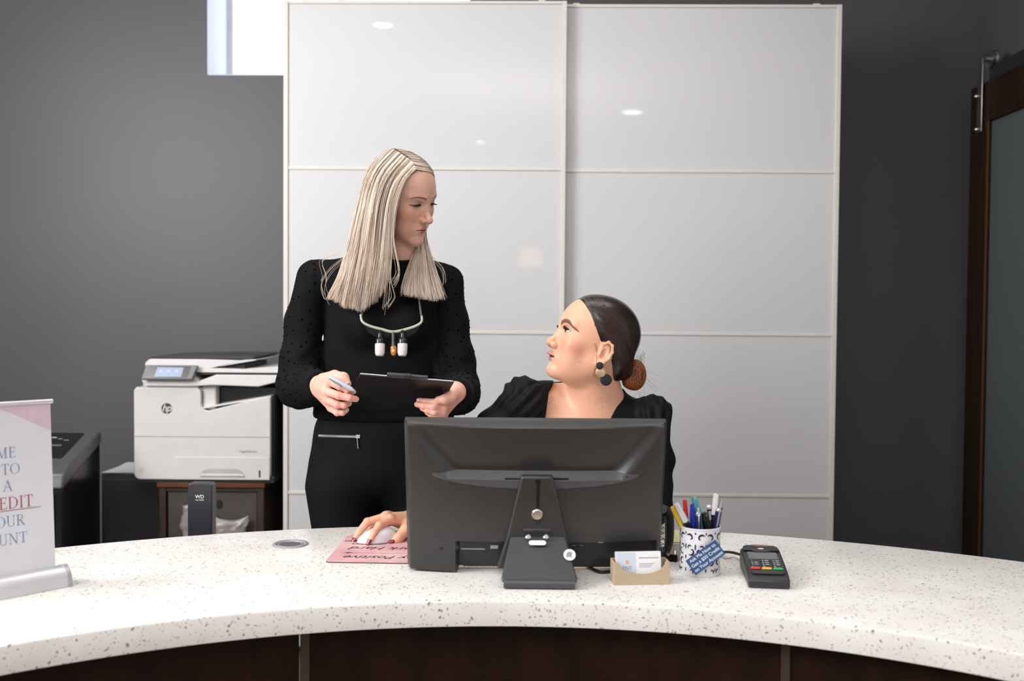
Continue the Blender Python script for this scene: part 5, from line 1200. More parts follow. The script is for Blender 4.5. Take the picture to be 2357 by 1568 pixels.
zh1 = P(886, 962, 2.6).z
sw = mesh_np('sweater', [sculpt(w1_sweater, (-.62, 2.24, zh1-.02), (.0, 2.74, P(0, 570, 2.55).z), .0036)], [M_sw], W1)
# swiss dots on the sleeves
V = np.array([v.co for v in sw.data.vertices])+np.array(org(sw)); N = np.array([v.normal for v in sw.data.vertices])
dl = chain(V.astype(f4), aLs, [.05]*6, .01); dr_ = chain(V.astype(f4), aRs, [.05]*6, .01)
tx = w1_torso(V.astype(f4), 0.0)
cuffd = np.minimum(np.linalg.norm(V-np.array(PP(733, 885, 2.28)), axis=1), np.linalg.norm(V-np.array(PP(1048, 903, 2.28)), axis=1))
ok = np.where((np.minimum(np.abs(dl), np.abs(dr_)) < .012) & (tx > .012) & (cuffd > .06) & (N[:, 1] < .5))[0]
rs = np.random.RandomState(3); rs.shuffle(ok); pick = []; grid = {}
for i in ok:
    c = V[i]; 
    if all(np.linalg.norm(c-V[j]) > .0165 for j in pick): pick.append(i)
    if len(pick) > 290: break
dm = MB()
for i in pick:
    c = Vector(V[i]); n = Vector(N[i]).normalized(); a = n.orthogonal().normalized(); b = n.cross(a); r = .0026
    dm.add([c+a*r, c+b*r, c-a*r, c-b*r, c+n*.0022, c+(a+b)*r*.7, c+(b-a)*r*.7, c-(a+b)*r*.7, c+(a-b)*r*.7], [(0, 5, 4), (5, 1, 4), (1, 6, 4), (6, 2, 4), (2, 7, 4), (7, 3, 4), (3, 8, 4), (8, 0, 4)])
tag(dm.build('sleeve_dots', mat('black_flock_dots', (.0015, .0015, .0015), 1.0, spec=0.0), W1), kind='stuff')
# trousers and shoes
M_tr1 = cloth('black_trousers', (.0050, .0053, .0075), .0, .75, 500, .2)
def w1_trousers(p):
    d = w1_legs(p, .004)
    d = smin(d, ell(p, PP(884, 985, 2.605), (.176, .116, .10)), .03)
    zt = P(886, 955, 2.6).z; zk = P(0, 1062, 2.6).z
    d = d+.0015*np.sin(p[:, 2]*70-p[:, 0]*60)*np.exp(-((p[:, 2]-zk)/.03)**2)*np.exp(-((p[:, 0]-P(740, 1060, 2.6).x)/.05)**2)
    return smax(smax(d, p[:, 2]-zt-.004, .004), .09-p[:, 2], .004)
tr1 = mesh_np('trousers', [sculpt(w1_trousers, (-.56, 2.42, .06), (-.02, 2.80, zh1+.03), .0065)], [M_tr1], W1)
def w1_shoes(p):
    d = None
    for s in (-1, 1):
        th = PP(886+s*92, 1120, 2.615); x = th[0]-s*.012
        e = smin(rc(p, (x, 2.66, .035), (x+s*.01, 2.50, .022), .036, .026), rc(p, (x, 2.645, .10), (x, 2.65, .04), .042, .036), .02)
        d = e if d is None else np.minimum(d, e)
    return smax(d, .001-p[:, 2], .002)
mesh_np('shoes', [sculpt(w1_shoes, (-.56, 2.42, -.01), (-.02, 2.74, .16), .005)], [M_blk], W1)
# zipper on the trouser front
za, zb_ = P(733, 1003, 2.5), P(827, 1006, 2.5)
def front_of(f, px, py, off=0.0, z0=2.2, z1=2.7):
    q = np.array([PP(px, py, z) for z in np.linspace(z0, z1, 260)], f4); d = f(q)-off; i = np.where(d < 0)[0]
    return Vector(q[i[0]]) if len(i) else Vector(q[-1])
zp_ = [front_of(w1_trousers, x, y, .001) for x, y in [(733+(828-733)*i/24, 1003+2.6*i/24) for i in range(25)]]
zpo = MB().tube(zp_, 0.0020, 6).build('zipper_track', M_chrome, W1)
teeth = MB()
for a, b in zip(zp_[:-1], zp_[1:]):
    for t in (0.25, .75): c = a+(b-a)*t; teeth.box(c+Vector((0, -.0012, 0)), (.0012, .0022, .0060))
tag(teeth.build('zipper_teeth', M_chrome, zpo), kind='stuff')
e1 = front_of(w1_trousers, 824, 1005, .003); e2 = front_of(w1_trousers, 825.5, 1033, .004)
MB().box(e1, (.011, .004, .009)).tube([e1+Vector((-.002, -.002, -.003)), e2+Vector((-.001, -.001, 0))], .0018, 8).build('zipper_pull', M_chrome, zpo, bevel=.0006)

# ---- blonde hair
rng = np.random.RandomState(11)
M_hair1 = hairmat('blonde_hair', .36, .5)
near = [
 [(956, 391, 2.425), (933, 411, 2.400), (913, 455, 2.392), (903, 515, 2.396), (899, 570, 2.402), (893, 615, 2.415), (886, 650, 2.43)],
 [(948, 377, 2.435), (912, 410, 2.392), (893, 470, 2.382), (884, 540, 2.390), (878, 600, 2.400), (868, 655, 2.42), (858, 700, 2.44)],
 [(928, 363, 2.445), (886, 400, 2.393), (866, 465, 2.378), (856, 545, 2.388), (848, 610, 2.400), (838, 670, 2.425), (828, 722, 2.44)],
 [(910, 353, 2.465), (864, 390, 2.410), (843, 460, 2.392), (828, 545, 2.402), (816, 610, 2.415), (804, 670, 2.43), (797, 716, 2.445)],
 [(895, 348, 2.495), (850, 380, 2.455), (830, 455, 2.435), (812, 545, 2.440), (798, 610, 2.445), (782, 660, 2.45), (770, 694, 2.455)],
 [(888, 348, 2.53), (846, 384, 2.52), (825, 460, 2.50), (806, 550, 2.49), (792, 615, 2.48), (776, 662, 2.47), (762, 690, 2.465)],
 [(890, 350, 2.56), (856, 392, 2.59), (838, 470, 2.59), (826, 550, 2.58), (815, 610, 2.57), (800, 640, 2.54), (790, 660, 2.52)]]
far = [
 [(957, 391, 2.425), (981, 395, 2.440), (999, 420, 2.515), (974, 480, 2.56), (958, 555, 2.545), (946, 605, 2.488), (936, 650, 2.452), (934, 684, 2.44)],
 [(945, 370, 2.440), (976, 376, 2.460), (990, 406, 2.54), (974, 480, 2.575), (964, 555, 2.55), (962, 605, 2.49), (958, 655, 2.452), (962, 690, 2.44)],
 [(925, 358, 2.455), (962, 364, 2.48), (980, 404, 2.57), (972, 480, 2.59), (970, 555, 2.56), (978, 605, 2.50), (984, 655, 2.456), (994, 697, 2.44)],
 [(902, 349, 2.49), (940, 352, 2.520), (960, 404, 2.60), (964, 480, 2.61), (972, 555, 2.58), (990, 605, 2.52), (1003, 655, 2.468), (1014, 696, 2.45)]]
m_ = 20
GN = np.array([resample(g, m_) for g in near]); GF = np.array([resample(g, m_) for g in far])
def inter(G, s):
    t = s*(len(G)-1); k = np.minimum(t.astype(int), len(G)-2); u = (t-k)[:, None, None]; return G[k]*(1-u)+G[k+1]*u
def make(G, n, depth, rad, seed, sx=.0045):
    r = np.random.RandomState(seed); s = r.rand(n); P_ = inter(G, s); t = np.linspace(0, 1, m_)
    P_ = P_.copy(); dz = r.rand(n)[:, None]*depth; P_[:, :, 1] += dz*np.minimum(1, t*3)[None]
    cl = np.round(s*26)/26; P_[:, :, 0] += ((cl-s)*.085)[:, None]*(np.maximum(0, t-.25)**1.3)[None]*1.1*(.5+.8*r.rand(n))[:, None]       # clump towards the ends
    P_[:, :, 0] += (.0028*np.sin(t[None]*(4+3*np.sin(cl*37))[:, None]+(cl*83)[:, None])+.0012*np.sin(t[None]*11+(s*300)[:, None]))*np.minimum(1, t*2)[None]; P_[:, :, 1] += .004*np.sin(cl*119)[:, None]*np.minimum(1, t*2.5)[None]
    P_[:, :, 0] += r.randn(n)[:, None]*sx*t[None]**1.5+(r.randn(n)[:, None]*.0012)*np.sin(t[None]*7+r.rand(n)[:, None]*6)
    L = 1-np.abs(r.randn(n))*.05-.035*np.abs(np.sin(cl*57)); P_[:, :, 0] += (np.sin(cl*91)*.006)[:, None]*t[None]**2; 
    idx = t[None]*L[:, None]*(m_-1); k = np.minimum(idx.astype(int), m_-2); u = (idx-k)[..., None]
    P_ = np.take_along_axis(P_, k[..., None], 1)*(1-u)+np.take_along_axis(P_, (k+1)[..., None], 1)*u
    R_ = rad*(0.7+.6*r.rand(n))[:, None]*(0.45+.75*np.sin(pi*np.clip(t*.9+.08, 0, 1)))[None]*np.where(t > .96, .35, 1)[None]
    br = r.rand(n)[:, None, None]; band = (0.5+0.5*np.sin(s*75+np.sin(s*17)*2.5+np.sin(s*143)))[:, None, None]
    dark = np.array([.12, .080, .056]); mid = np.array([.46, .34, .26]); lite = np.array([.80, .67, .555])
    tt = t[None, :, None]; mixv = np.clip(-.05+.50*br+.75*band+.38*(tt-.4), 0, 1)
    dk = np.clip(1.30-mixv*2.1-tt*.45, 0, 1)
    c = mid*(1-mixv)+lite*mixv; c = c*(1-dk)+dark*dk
    return P_, R_, c
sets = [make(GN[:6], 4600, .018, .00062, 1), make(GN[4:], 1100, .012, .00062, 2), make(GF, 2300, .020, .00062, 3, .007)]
# crisp surface highlights and strays
r = np.random.RandomState(9)
stray_g = [
 [(938, 402, 2.398), (915, 450, 2.385), (904, 510, 2.388), (907, 570, 2.392), (917, 610, 2.402), (918, 635, 2.41), (905, 652, 2.42)],
 [(930, 410, 2.395), (908, 455, 2.384), (898, 520, 2.388), (897, 580, 2.392), (893, 630, 2.41), (890, 680, 2.43), (885, 712, 2.44)],
 [(800, 560, 2.44), (775, 585, 2.45), (750, 592, 2.50), (742, 600, 2.51), (750, 620, 2.51), (755, 635, 2.51), (753, 643, 2.50)],
 [(802, 580, 2.44), (785, 600, 2.45), (765, 615, 2.49), (745, 640, 2.50), (740, 660, 2.50), (745, 680, 2.49), (750, 688, 2.49)],
 [(980, 560, 2.54), (985, 590, 2.52), (995, 620, 2.50), (1005, 645, 2.49), (1012, 660, 2.49), (1018, 672, 2.48), (1022, 678, 2.48)],
 [(975, 540, 2.55), (985, 580, 2.53), (1000, 600, 2.51), (1012, 612, 2.50), (1018, 625, 2.49), (1020, 640, 2.49), (1018, 650, 2.48)],
 [(900, 600, 2.40), (897, 640, 2.41), (900, 660, 2.42), (905, 680, 2.43), (905, 690, 2.44), (898, 700, 2.44), (890, 712, 2.44)]]
SP = []; 
for g in stray_g:
    b = resample(g, m_)
    for k in range(10 if g is stray_g[0] else 5): SP.append(b+np.outer(np.linspace(.2, 1, m_), r.randn(3)*np.array([.0060, .002, .0055])))
SP = np.array(SP); SR = np.full(SP.shape[:2], .00030); SC = np.tile(np.array([.74, .63, .51]), (len(SP), m_, 1))
sets.append((SP, SR, SC))
PT = np.concatenate([s[0] for s in sets]); RT = np.concatenate([s[1] for s in sets]); CT_ = np.concatenate([s[2] for s in sets])
def w1_core(p, cap=False):
    q = H1.loc(p)
    d = smin(ell(q, (0, -.016, .030), (.0765, .097, .090)), ell(q, (0, .020, .030), (.0625, .0645, .0665)), .03)
    fl = sst(.03, .10, q[:, 2])
    d = smax(d, q[:, 1]-(-.012+.069*sst(.020, .083, q[:, 2])), .006)*H1.k
    if cap: return d
    for g, rs_ in ((near[1], .008), (near[2], .010), (near[3], .011), (near[3], .009)):
        pts = [tuple(P(x, y, z)+Vector((0, .031, 0))) for x, y, z in g[1:]]
        rr = [rs_*.9, rs_, rs_, rs_, rs_*.8, rs_*.35]; d = smin(d, chain(p, pts[:-1], rr[:-1], .01), .014)
    for g in (far[1], far[2]):
        pts = [tuple(P(x, y, z)+Vector((0, .030, 0))) for x, y, z in g[2:-1]]; d = smin(d, chain(p, pts, [.006, .006, .007, .007, .006], .008), .01)
    return smax(d, -(w1_head(p)+.002), .002) if False else d
# keep the locks outside skull and sweater
def keepout(p): return np.minimum(np.minimum(w1_head(p), w1_torso(p, .006)), w1_core(p, True)+.0015)
def pushout(PT, off, its):
    q = PT.reshape(-1, 3).astype(f4); e = .003; sel = np.ones(len(q), bool)
    for _ in range(its):
        qs = q[sel]; d = keepout(qs)-off; idx = np.where(sel)[0][d < 0]; qs = q[idx]; d = d[d < 0]
        if not len(idx): break
        g = np.stack([(keepout(qs+A3(*[e if k == a else 0 for k in range(3)]))-off-d)/e for a in range(3)], 1)
        q[idx] = qs+g*(-d/np.maximum((g*g).sum(1), .3))[:, None]; sel = np.zeros(len(q), bool); sel[idx] = True
    return q.reshape(PT.shape)
PT = pushout(PT, .0045, 3)
for _ in range(3): PT[:, 1:-1] = PT[:, 1:-1]*.5+(PT[:, 2:]+PT[:, :-2])*.25
PT = pushout(PT, .0022, 2)
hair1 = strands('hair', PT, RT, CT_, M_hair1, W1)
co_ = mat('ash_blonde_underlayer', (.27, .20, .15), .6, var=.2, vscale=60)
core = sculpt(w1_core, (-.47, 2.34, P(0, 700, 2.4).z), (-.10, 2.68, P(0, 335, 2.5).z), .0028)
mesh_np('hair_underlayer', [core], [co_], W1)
# eyelashes of the far and near eye
def lashes(X, o, par, sgn, m, up=.5, n=26, L=.0075, name='eyelashes'):
    mb = MB(); w_ = o['eye']['w']
    for i in range(n):
        a = -w_*.85+1.7*w_*i/(n-1); u = 1-(a/w_)**2; z = EY[2]+o['eye'].get('dz', 0)+o['eye']['up']*u+o['eye']['tilt']*a
        y = EY[1]+sqrt(max(1e-8, (ER+.002)**2-a*a*0.7-(z-EY[2])**2)); x0 = sgn*(EY[0]+a)
        p0 = X.wld([x0, y, z]); p1 = X.wld([x0+sgn*a*.12, y+L*.6, z+L*.12*up]); p2 = X.wld([x0+sgn*a*.28, y+L, z+L*up])
        mb.tube(spline([p0, p1, p2], 5), .0003, 4, rs=[.0004, .00036, .0003, .0002, .0001])
    return mb.build(name, m, par)
M_lash = mat('black_lashes', (.006, .004, .004), .6)
for sg_ in (-1, 1): lashes(H1, O1, W1, sg_, M_lash, up=-.15)

# ---- clipboard, pen, loupes
TL, TR, BR_, BL_ = P(827, 863, 2.175), P(1045, 881, 2.185), P(1024, 917, 2.315), P(809, 909, 2.300)
cbd = thing('clipboard', 'black clipboard with white paper held by the standing woman', 'clipboard', (TL+BR_)/2)
nb_ = (TR-TL).cross(BL_-TL).normalized()
if nb_.z < 0: nb_ = -nb_
def plate(pts, a, b, name, m, par, bevel=0.0):
    k = len(pts); return MB().add([p+nb_*a for p in pts]+[p+nb_*b for p in pts], [tuple(range(k)), tuple(range(2*k-1, k-1, -1))]+[(i, (i+1) % k, k+(i+1) % k, k+i) for i in range(k)]).build(name, m, par, bevel=bevel)
plate([TL, TR, BR_, BL_], 0, .003, 'board', M_blk, cbd, .0008)
lx = (TR-TL).normalized(); ly = (BL_-TL).normalized()
plate([TL+lx*.002+ly*.0005, TR-lx*.002+ly*.0005, BR_-lx*.004-ly*.004, BL_+lx*.002-ly*.004], .003, .0045, 'paper', M_paper, cbd)
c1_, c2_ = P(890, 868, 2.177), P(984, 876, 2.183)
plate([c1_, c2_, c2_+ly*.02, c1_+ly*.02], .0045, .0075, 'clip_plate', M_mgrey, cbd, .001)
MB().cyl(c1_+nb_*.007, c2_+nb_*.007, .0042, n=12).build('clip_bar', M_dgrey, cbd, smooth=True)
MB().cyl(P(931, 872, 2.172)+nb_*.007, P(944, 873, 2.172)+nb_*.007, .0062, n=14).build('clip_spring', M_blk, cbd, smooth=True)
pa, pb_ = P(758, 868, 2.200), P(814, 899, 2.185)
pn1 = thing('pen', 'pale grey-blue pen between the fingers of the standing woman', 'pen', pa)
dp = (pb_-pa); Lp = dp.length; M_pg = mat('pale_blue_grey_plastic', (.42, .47, .54), .3)
MB().lathe([(.0001, 0), (.0042, .0004), (.0052, .003), (.0052, Lp*.9), (.0015, Lp*1.02), (.0001, Lp*1.02)], pa, dp, 16).build('barrel', M_pg, pn1, smooth=True)
MB().tube([pa+Vector((.001, -.004, -.003)), pa+dp*.25+Vector((0, -.0075, -.004)), pa+dp*.5+Vector((0, -.006, -.004))], .0016, 8).build('clip', M_mgrey, pn1, smooth=True)
LZ = 2.440
lp = thing('dental_loupes', 'pale green framed magnifying loupes hanging on the black sweater front', 'glasses', P(905, 765, LZ))
M_gr = mat('pale_green_frame', (.40, .46, .33), .35)
fp = [(830, 724, LZ+.010), (834, 740, LZ+.002), (850, 750, LZ), (878, 758, LZ), (905, 764, LZ), (935, 758, LZ), (958, 750, LZ), (970, 741, LZ+.002), (971, 728, LZ+.012)]
MB().tube([P(*q_) for q_ in spline(fp, 44)], .0032, 8, rs=[.0026+.0012*sin(pi*i/43) for i in range(44)]).build('frame', M_gr, lp, smooth=True)
MB().tube([P(*q_) for q_ in spline([(971, 736, LZ+.008), (968, 715, LZ+.03), (965, 690, LZ+.045), (962, 660, LZ+.055)], 14)], .0026, 8).build('temple', M_mgrey, lp, smooth=True)
MB().tube([P(*q_) for q_ in spline([(831, 730, LZ+.008), (836, 712, LZ+.03), (842, 690, LZ+.045), (846, 665, LZ+.055)], 14)], .0026, 8).build('temple', M_mgrey, lp, smooth=True)
M_lens = mat('clear_lens', (.06, .06, .06), .05); M_lens.node_tree.nodes['Principled BSDF'].inputs['Alpha'].default_value = .10
for xs_, ys_ in (((836, 850, 875, 900, 893, 870, 848), (744, 754, 762, 768, 776, 778, 766)), ((912, 938, 958, 968, 960, 940, 918), (767, 761, 754, 746, 764, 776, 775))):
    pl = [P(x, y, LZ+.002) for x, y in zip(xs_, ys_)]
    o = MB().add(pl, [tuple(range(len(pl)))]).build('lens', M_lens, lp); sm = o.modifiers.new('t', 'SOLIDIFY'); sm.thickness = .0015
M_lwh = mat('loupe_pinkish_white', (.66, .60, .60), .35)
for cx in (875, 927):
    a = P(cx, 768, LZ-.012); b = P(cx-1, 820, LZ-.022); d = b-a; L = d.length
    bo = MB().lathe([(.0001, 0), (.006, .0002), (.0065, L*.18), (.0105, L*.24), (.0115, L*.30), (.0115, L*.47), (.0001, L*.47)], a, d, 24).build('loupe_barrel', M_blk2, lp, smooth=True)
    MB().lathe([(.0118, L*.455), (.0122, L*.5), (.0118, L*.86), (.0092, L*.985), (.0075, L), (.0001, L)], a, d, 24).build('loupe_end', M_lwh, bo, smooth=True)
    MB().tube([P(cx, 762, LZ), a+d*.1], .0045, 8).build('mount', M_blk2, bo)
a = P(905, 765, LZ-.004); b = P(906, 820, LZ-.018); d = b-a; L = d.length
MB().lathe([(.0035, 0), (.0045, L*.1), (.0040, L*.3), (.0055, L*.58), (.0001, L*.6)], a, d, 16).build('lamp_stem', M_dgrey, lp, smooth=True)
M_amb = mat('amber_filter', (.45, .16, .03), .15, coat=.5)
MB().lathe([(.0055, L*.58), (.0075, L*.62), (.0078, L*.85), (.0045, L*.97), (.0001, L)], a, d, 16).build('amber_filter', M_amb, lp, smooth=True)
MB().lathe([(.0001, 0), (.0045, .0005), (.004, .003), (.0001, .0032)], a+d*.76+Vector((0, -.0075, 0)), (0, -1, 0), 16).build('lamp_lens', mat('pale_amber_lens', (.75, .45, .2), .1), lp, smooth=True)
# ================================================================== SEATED WOMAN (dark bun)
H2 = head_frame(P(1361, 787, 2.45), radians(-78), radians(19), radians(0), 1.012)
O2 = dict(lip=1.22, mw=1.25, nw=1.25, lp=.0035, open=.0022, jaw=1.2, chin=.98, earo=(-.007, -.020), eye=dict(up=.0052, lo=.0040, tilt=.06, w=.0148), gaze=(-.15, .86, .5), _er=EAR_R, liner=.9, brow=((.0115, .0165), (.036, .0245), (.060, .0060)), browt=1.5)
nb2 = PP(1372, 925, 2.50)
def w2_torso(p, g=0.0):
    d = ell(p, PP(1345, 1020, 2.52), (.158+g, .098+g, .135+g))
    d = smin(d, ell(p, PP(1350, 1200, 2.53), (.140+g, .105+g, .19+g)), .06)
    d = smin(d, ell(p, (P(1350, 1200, 2.53).x, 2.56, .56), (.185+g, .135+g, .10+g)), .06)
    for bx in (1290, 1385): d = smin(d, ell(p, PP(bx, 1075, 2.43), (.062+g, .06+g, .062+g)), .04)
    d = smin(d, rc(p, PP(1335, 932, 2.53), PP(1225, 922, 2.49), .058+g, .042+g), .03)
    d = smin(d, rc(p, PP(1365, 955, 2.53), PP(1480, 965, 2.50), .058+g, .040+g), .035)
    return smin(d, rc(p, PP(1372, 905, 2.49), PP(1362, 985, 2.515), .058+g, .085+g), .035)
b1 = [PP(1214, 920, 2.47), PP(1135, 990, 2.44), PP(1045, 1085, 2.40), PP(985, 1160, 2.33), PP(950, 1202, 2.275)]
b2 = [PP(1494, 955, 2.49), PP(1503, 1060, 2.47), PP(1500, 1165, 2.42), (P(1460, 1240, 2.25).x, 2.26, .795), (P(1400, 1260, 2.16).x, 2.17, .785)]
def w2_legs(p, g=0.0):
    x0 = P(1350, 1200, 2.53).x; d = None
    for s in (-1, 1):
        e = chain(p, [(x0+s*.09, 2.54, .545), (x0+s*.10, 2.10, .56), (x0+s*.10, 2.12, .10)], [.082+g, .062+g, .045+g], .03)
        d = e if d is None else smin(d, e, .02)
    return d
HM = dict(w=PP(948, 1203, 2.272))
mk = [(PP(874, 1192, 2.235), .0105), (PP(893, 1194, 2.215), .0108), (PP(903, 1191, 2.245), .0104), (PP(905, 1188, 2.265), .0095)]
# right hand on the mouse: index on the shell, middle off its far side, thumb on the near side
fM = [([PP(897, 1196, 2.210), PP(873, 1210, 2.184), PP(861, 1227, 2.170), PP(854, 1241, 2.163)], [.0102, .0092, .0080, .0066]),
      ([PP(889, 1190, 2.240), PP(846, 1202, 2.222), PP(828, 1223, 2.206), PP(819, 1238, 2.196)], [.0104, .0094, .0080, .0066]),
      ([PP(893, 1188, 2.262), PP(862, 1204, 2.262), PP(845, 1224, 2.250), PP(832, 1240, 2.240)], [.0100, .0088, .0076, .0062]),
      ([PP(901, 1192, 2.285), PP(880, 1212, 2.285), PP(862, 1228, 2.270), PP(846, 1240, 2.256)], [.0088, .0078, .0068, .0056])]
def w2_hand(p):
    d = hand_sdf(p, HM['w'], .0240, [(PP(897, 1196, 2.212), .0112), (PP(889, 1190, 2.240), .0112), (PP(893, 1189, 2.262), .0105), (PP(901, 1192, 2.283), .0095)],
        fM, ([PP(942, 1208, 2.240), PP(934, 1220, 2.205), PP(918, 1238, 2.188), PP(901, 1251, 2.182)], [.0160, .0128, .0110, .0085]))
    return smin(d, rc(p, HM['w'], b1[3], .0230, .030), .012)
def w2_skin(p):
    q = H2.loc(p); d = face_sdf(q, O2)*H2.k
    d = smin(d, rc(p, H2.wld([0, -.020, -.050]), A3(*PP(1374, 930, 2.495)), .058, .060), .028)
    d = smin(d, ell(p, H2.wld([0, .020, -.078]), (.038, .042, .030)), .03)
    d = smin(d, w2_torso(p), .025)
    return d
def w2_low(p):
    d = smin(w2_torso(p, -.006), w2_legs(p, -.014), .03)
    d = smin(d, chain(p, b1, [.036, .034, .032, .028, .023], .01), .02)
    return smin(d, chain(p, b2, [.036, .034, .032, .026, .024], .01), .02)
zc = P(0, 1090, 2.45).z; hc2 = H2.o; mh = np.array(PP(880, 1215, 2.235))
parts = [sculpt(w2_skin, (P(1225, 0, 2.45).x, 2.28, zc), (hc2[0]+.13, 2.66, hc2[2]+.14), .0013),
         sculpt(w2_hand, mh-(.085, .09, .065), mh+(.10, .10, .06), .0014),
         sculpt(lambda p: smax(w2_low(p), p[:, 2]-zc-.006, .002), (-.35, 2.0, .03), (.50, 2.75, zc+.03), .009)]
SK2 = (.82, .445, .30)
def c2(v):
    c = face_col(H2.loc(v), O2, SK2, (.72, .25, .16), (.62, .22, .20), (.10, .045, .04), (.07, .03, .015))
    q = H2.loc(v); far_ = np.sqrt((q**2).sum(1)) > .20; c[far_] = (*SK2, 1)
    # faint leaf tattoo lines below the left collar edge
    def seg(pts, wd):
        nonlocal c
        pp = [A3(*P(x, y, 2.42)) for x, y in pts]
        m = np.zeros(len(v), f4)
        for a, b in zip(pp[:-1], pp[1:]):
            ab = (b-a)[[0, 2]]; pa = v[:, [0, 2]]-a[[0, 2]]; t = np.clip((pa @ ab)/(ab @ ab+1e-9), 0, 1)
            dd = np.sqrt(((pa-t[:, None]*ab)**2).sum(1)); m = np.maximum(m, (1-sst(wd*.5, wd*1.4, dd)))
        m = m*(v[:, 1] < 2.47)*(np.sqrt((q**2).sum(1)) > .15)*.45; c[:, :3] = c[:, :3]*(1-m[:, None])+A3(.22, .17, .15)*m[:, None]
    seg([(1258, 932), (1264, 922), (1272, 918), (1276, 919), (1272, 926), (1265, 931), (1258, 937)], .0011)
    seg([(1258, 925), (1262, 916), (1264, 912)], .0010); seg([(1256, 955), (1259, 948), (1258, 942)], .0010)
    for x, y in ((1373, 914), (1384, 917), (1372, 930), (1388, 938), (1397, 953), (1331, 832)):
        dd = np.sqrt((v[:, 0]-P(x, y, 2.42).x)**2+(v[:, 2]-P(x, y, 2.42).z)**2); m = (1-sst(.0008, .0018, dd))*.6*(v[:, 1] < 2.48); c[:, :3] = c[:, :3]*(1-m[:, None])+A3(.12, .06, .04)*m[:, None]
    for (cx, cy, Z) in ((873, 1208, 2.185), (846, 1200, 2.22), (918, 1238, 2.18), (889, 1188, 2.23)):
        m = np.exp(-((v-A3(*P(cx, cy, Z)))**2).sum(1)/.009**2)*.3; c[:, :3] = c[:, :3]*(1-m[:, None])+A3(.66, .27, .18)*m[:, None]
    return c
W2 = mesh_np('person', parts, M_skin2, None, (P(1350, 1200, 2.53).x, 2.5, 0.0), colf=c2)
tag(W2, 'seated woman with slicked dark hair in a low bun and black blouse looking up', 'person')
th_ = [PP(918, 1238, 2.188), PP(901, 1251, 2.182)]
M_burg = mat('burgundy_nail_polish', (.20, .006, .022), .12, var=.01, coat=.8)
nail(W2, fM[0][0][3], fM[0][0][2], (-.30, -.85, .35), .0058, .012, M_burg, long=.011, r=.0064)
nail(W2, fM[1][0][3], fM[1][0][2], (-.45, -.85, .35), .0056, .012, M_burg, long=.011, r=.0064)
nail(W2, fM[2][0][3], fM[2][0][2], (-.3, -.85, .4), .0042, .010, mat('pale_nail_polish', (.78, .60, .50), .2), long=.010, r=.0060)
nail(W2, th_[1], th_[0], (.05, -1, .45), .0078, .016, M_burg, long=.009, r=.0108)
for sg_ in (-1, 1): lashes(H2, O2, W2, sg_, M_lash, up=.55, L=.0085)
# ---- blouse
M_bl = cloth('black_crepe', (.0068, .0068, .0076), .0, .62, 600, .25)
Lp = [P(x, y, 2.45) for x, y in ((1300, 852), (1262, 900), (1254, 965), (1262, 1010))]
def w2_sleeve(p, pts, rs, ph):
    d = chain(p, pts, rs, .02); s = A3(*pts[0]); ax_ = A3(*pts[1])-s; ax_ = ax_/np.linalg.norm(ax_)
    v = p-s; tt = v @ ax_; pr_ = v-tt[:, None]*ax_; an = np.arctan2(pr_[:, 1], pr_[:, 0]*ax_[2]-pr_[:, 2]*ax_[0])
    pleat = np.sin(an*11+ph+tt*16)*.0042*np.exp(-((tt-.01)/.060)**2)
    return d+pleat+wob(p, 55, ph)*.0022+np.sin(p[:, 2]*95+p[:, 0]*60+ph)*.0014
def w2_blouse(p):
    d = w2_torso(p, .0065)+.0012*np.sin(p[:, 0]*70+p[:, 2]*28)
    s1 = smin(w2_sleeve(p, b1, [.0500, .046, .043, .036, .029], .5), sph(p, PP(1199, 908, 2.475), .044)+.003*np.sin(p[:, 0]*230+p[:, 2]*60), .016)
    s2_ = smin(w2_sleeve(p, b2, [.047, .049, .047, .036, .030], 1.7), sph(p, PP(1508, 952, 2.49), .042)+.003*np.sin(p[:, 0]*230-p[:, 2]*60), .016)
    d = smin(d, s1, .009); d = smin(d, s2_, .009)
    # wide V neckline in front, following the neck behind
    X, Z = p[:, 0], p[:, 2]
    def xat(pts, Z):
        zs_ = np.array([q.z for q in pts]); xs_ = np.array([q.x for q in pts]); o_ = np.argsort(zs_); return np.interp(Z, zs_[o_], xs_[o_])
    xl = xat([P(x, y, 2.45) for x, y in ((1306, 848), (1285, 868), (1263, 905), (1255, 965), (1275, 1010), (1320, 1070))], Z)
    xr_ = xat([P(x, y, 2.45) for x, y in ((1452, 848), (1446, 880), (1425, 922), (1402, 965), (1372, 1010), (1330, 1070))], Z)
    zt = P(0, 1070, 2.45).z
    cut = np.maximum(np.maximum(xl-X, X-xr_), np.maximum(p[:, 1]-(2.50+np.clip((Z-P(0, 900, 2.45).z)*1.2, -.02, .05)), zt-Z))
    d = smax(d, -cut, .004)
    neck = rc(p, PP(1374, 935, 2.50), PP(1374, 840, 2.46), .066, .074); d = smax(d, -neck, .003)
    w_ = A3(*b1[4]); dirn = A3(*b1[4])-A3(*b1[3]); dirn = dirn/np.linalg.norm(dirn)
    d = smax(d, np.where(np.sqrt(((p-w_)**2).sum(1)) < .07, (p-w_) @ dirn-(-.002), -1.0), .003)
    return d
mesh_np('blouse', [sculpt(w2_blouse, (-.32, 2.05, .52), (.50, 2.74, P(0, 850, 2.47).z), .0027)], [M_bl], W2)
def w2_trous(p): return smax(smax(w2_legs(p, .004), p[:, 2]-.72, .01), .09-p[:, 2], .004)
mesh_np('trousers', [sculpt(w2_trous, (-.05, 1.98, .07), (.42, 2.70, .70), .009)], [M_tr1], W2)
x0_ = P(1350, 1200, 2.53).x
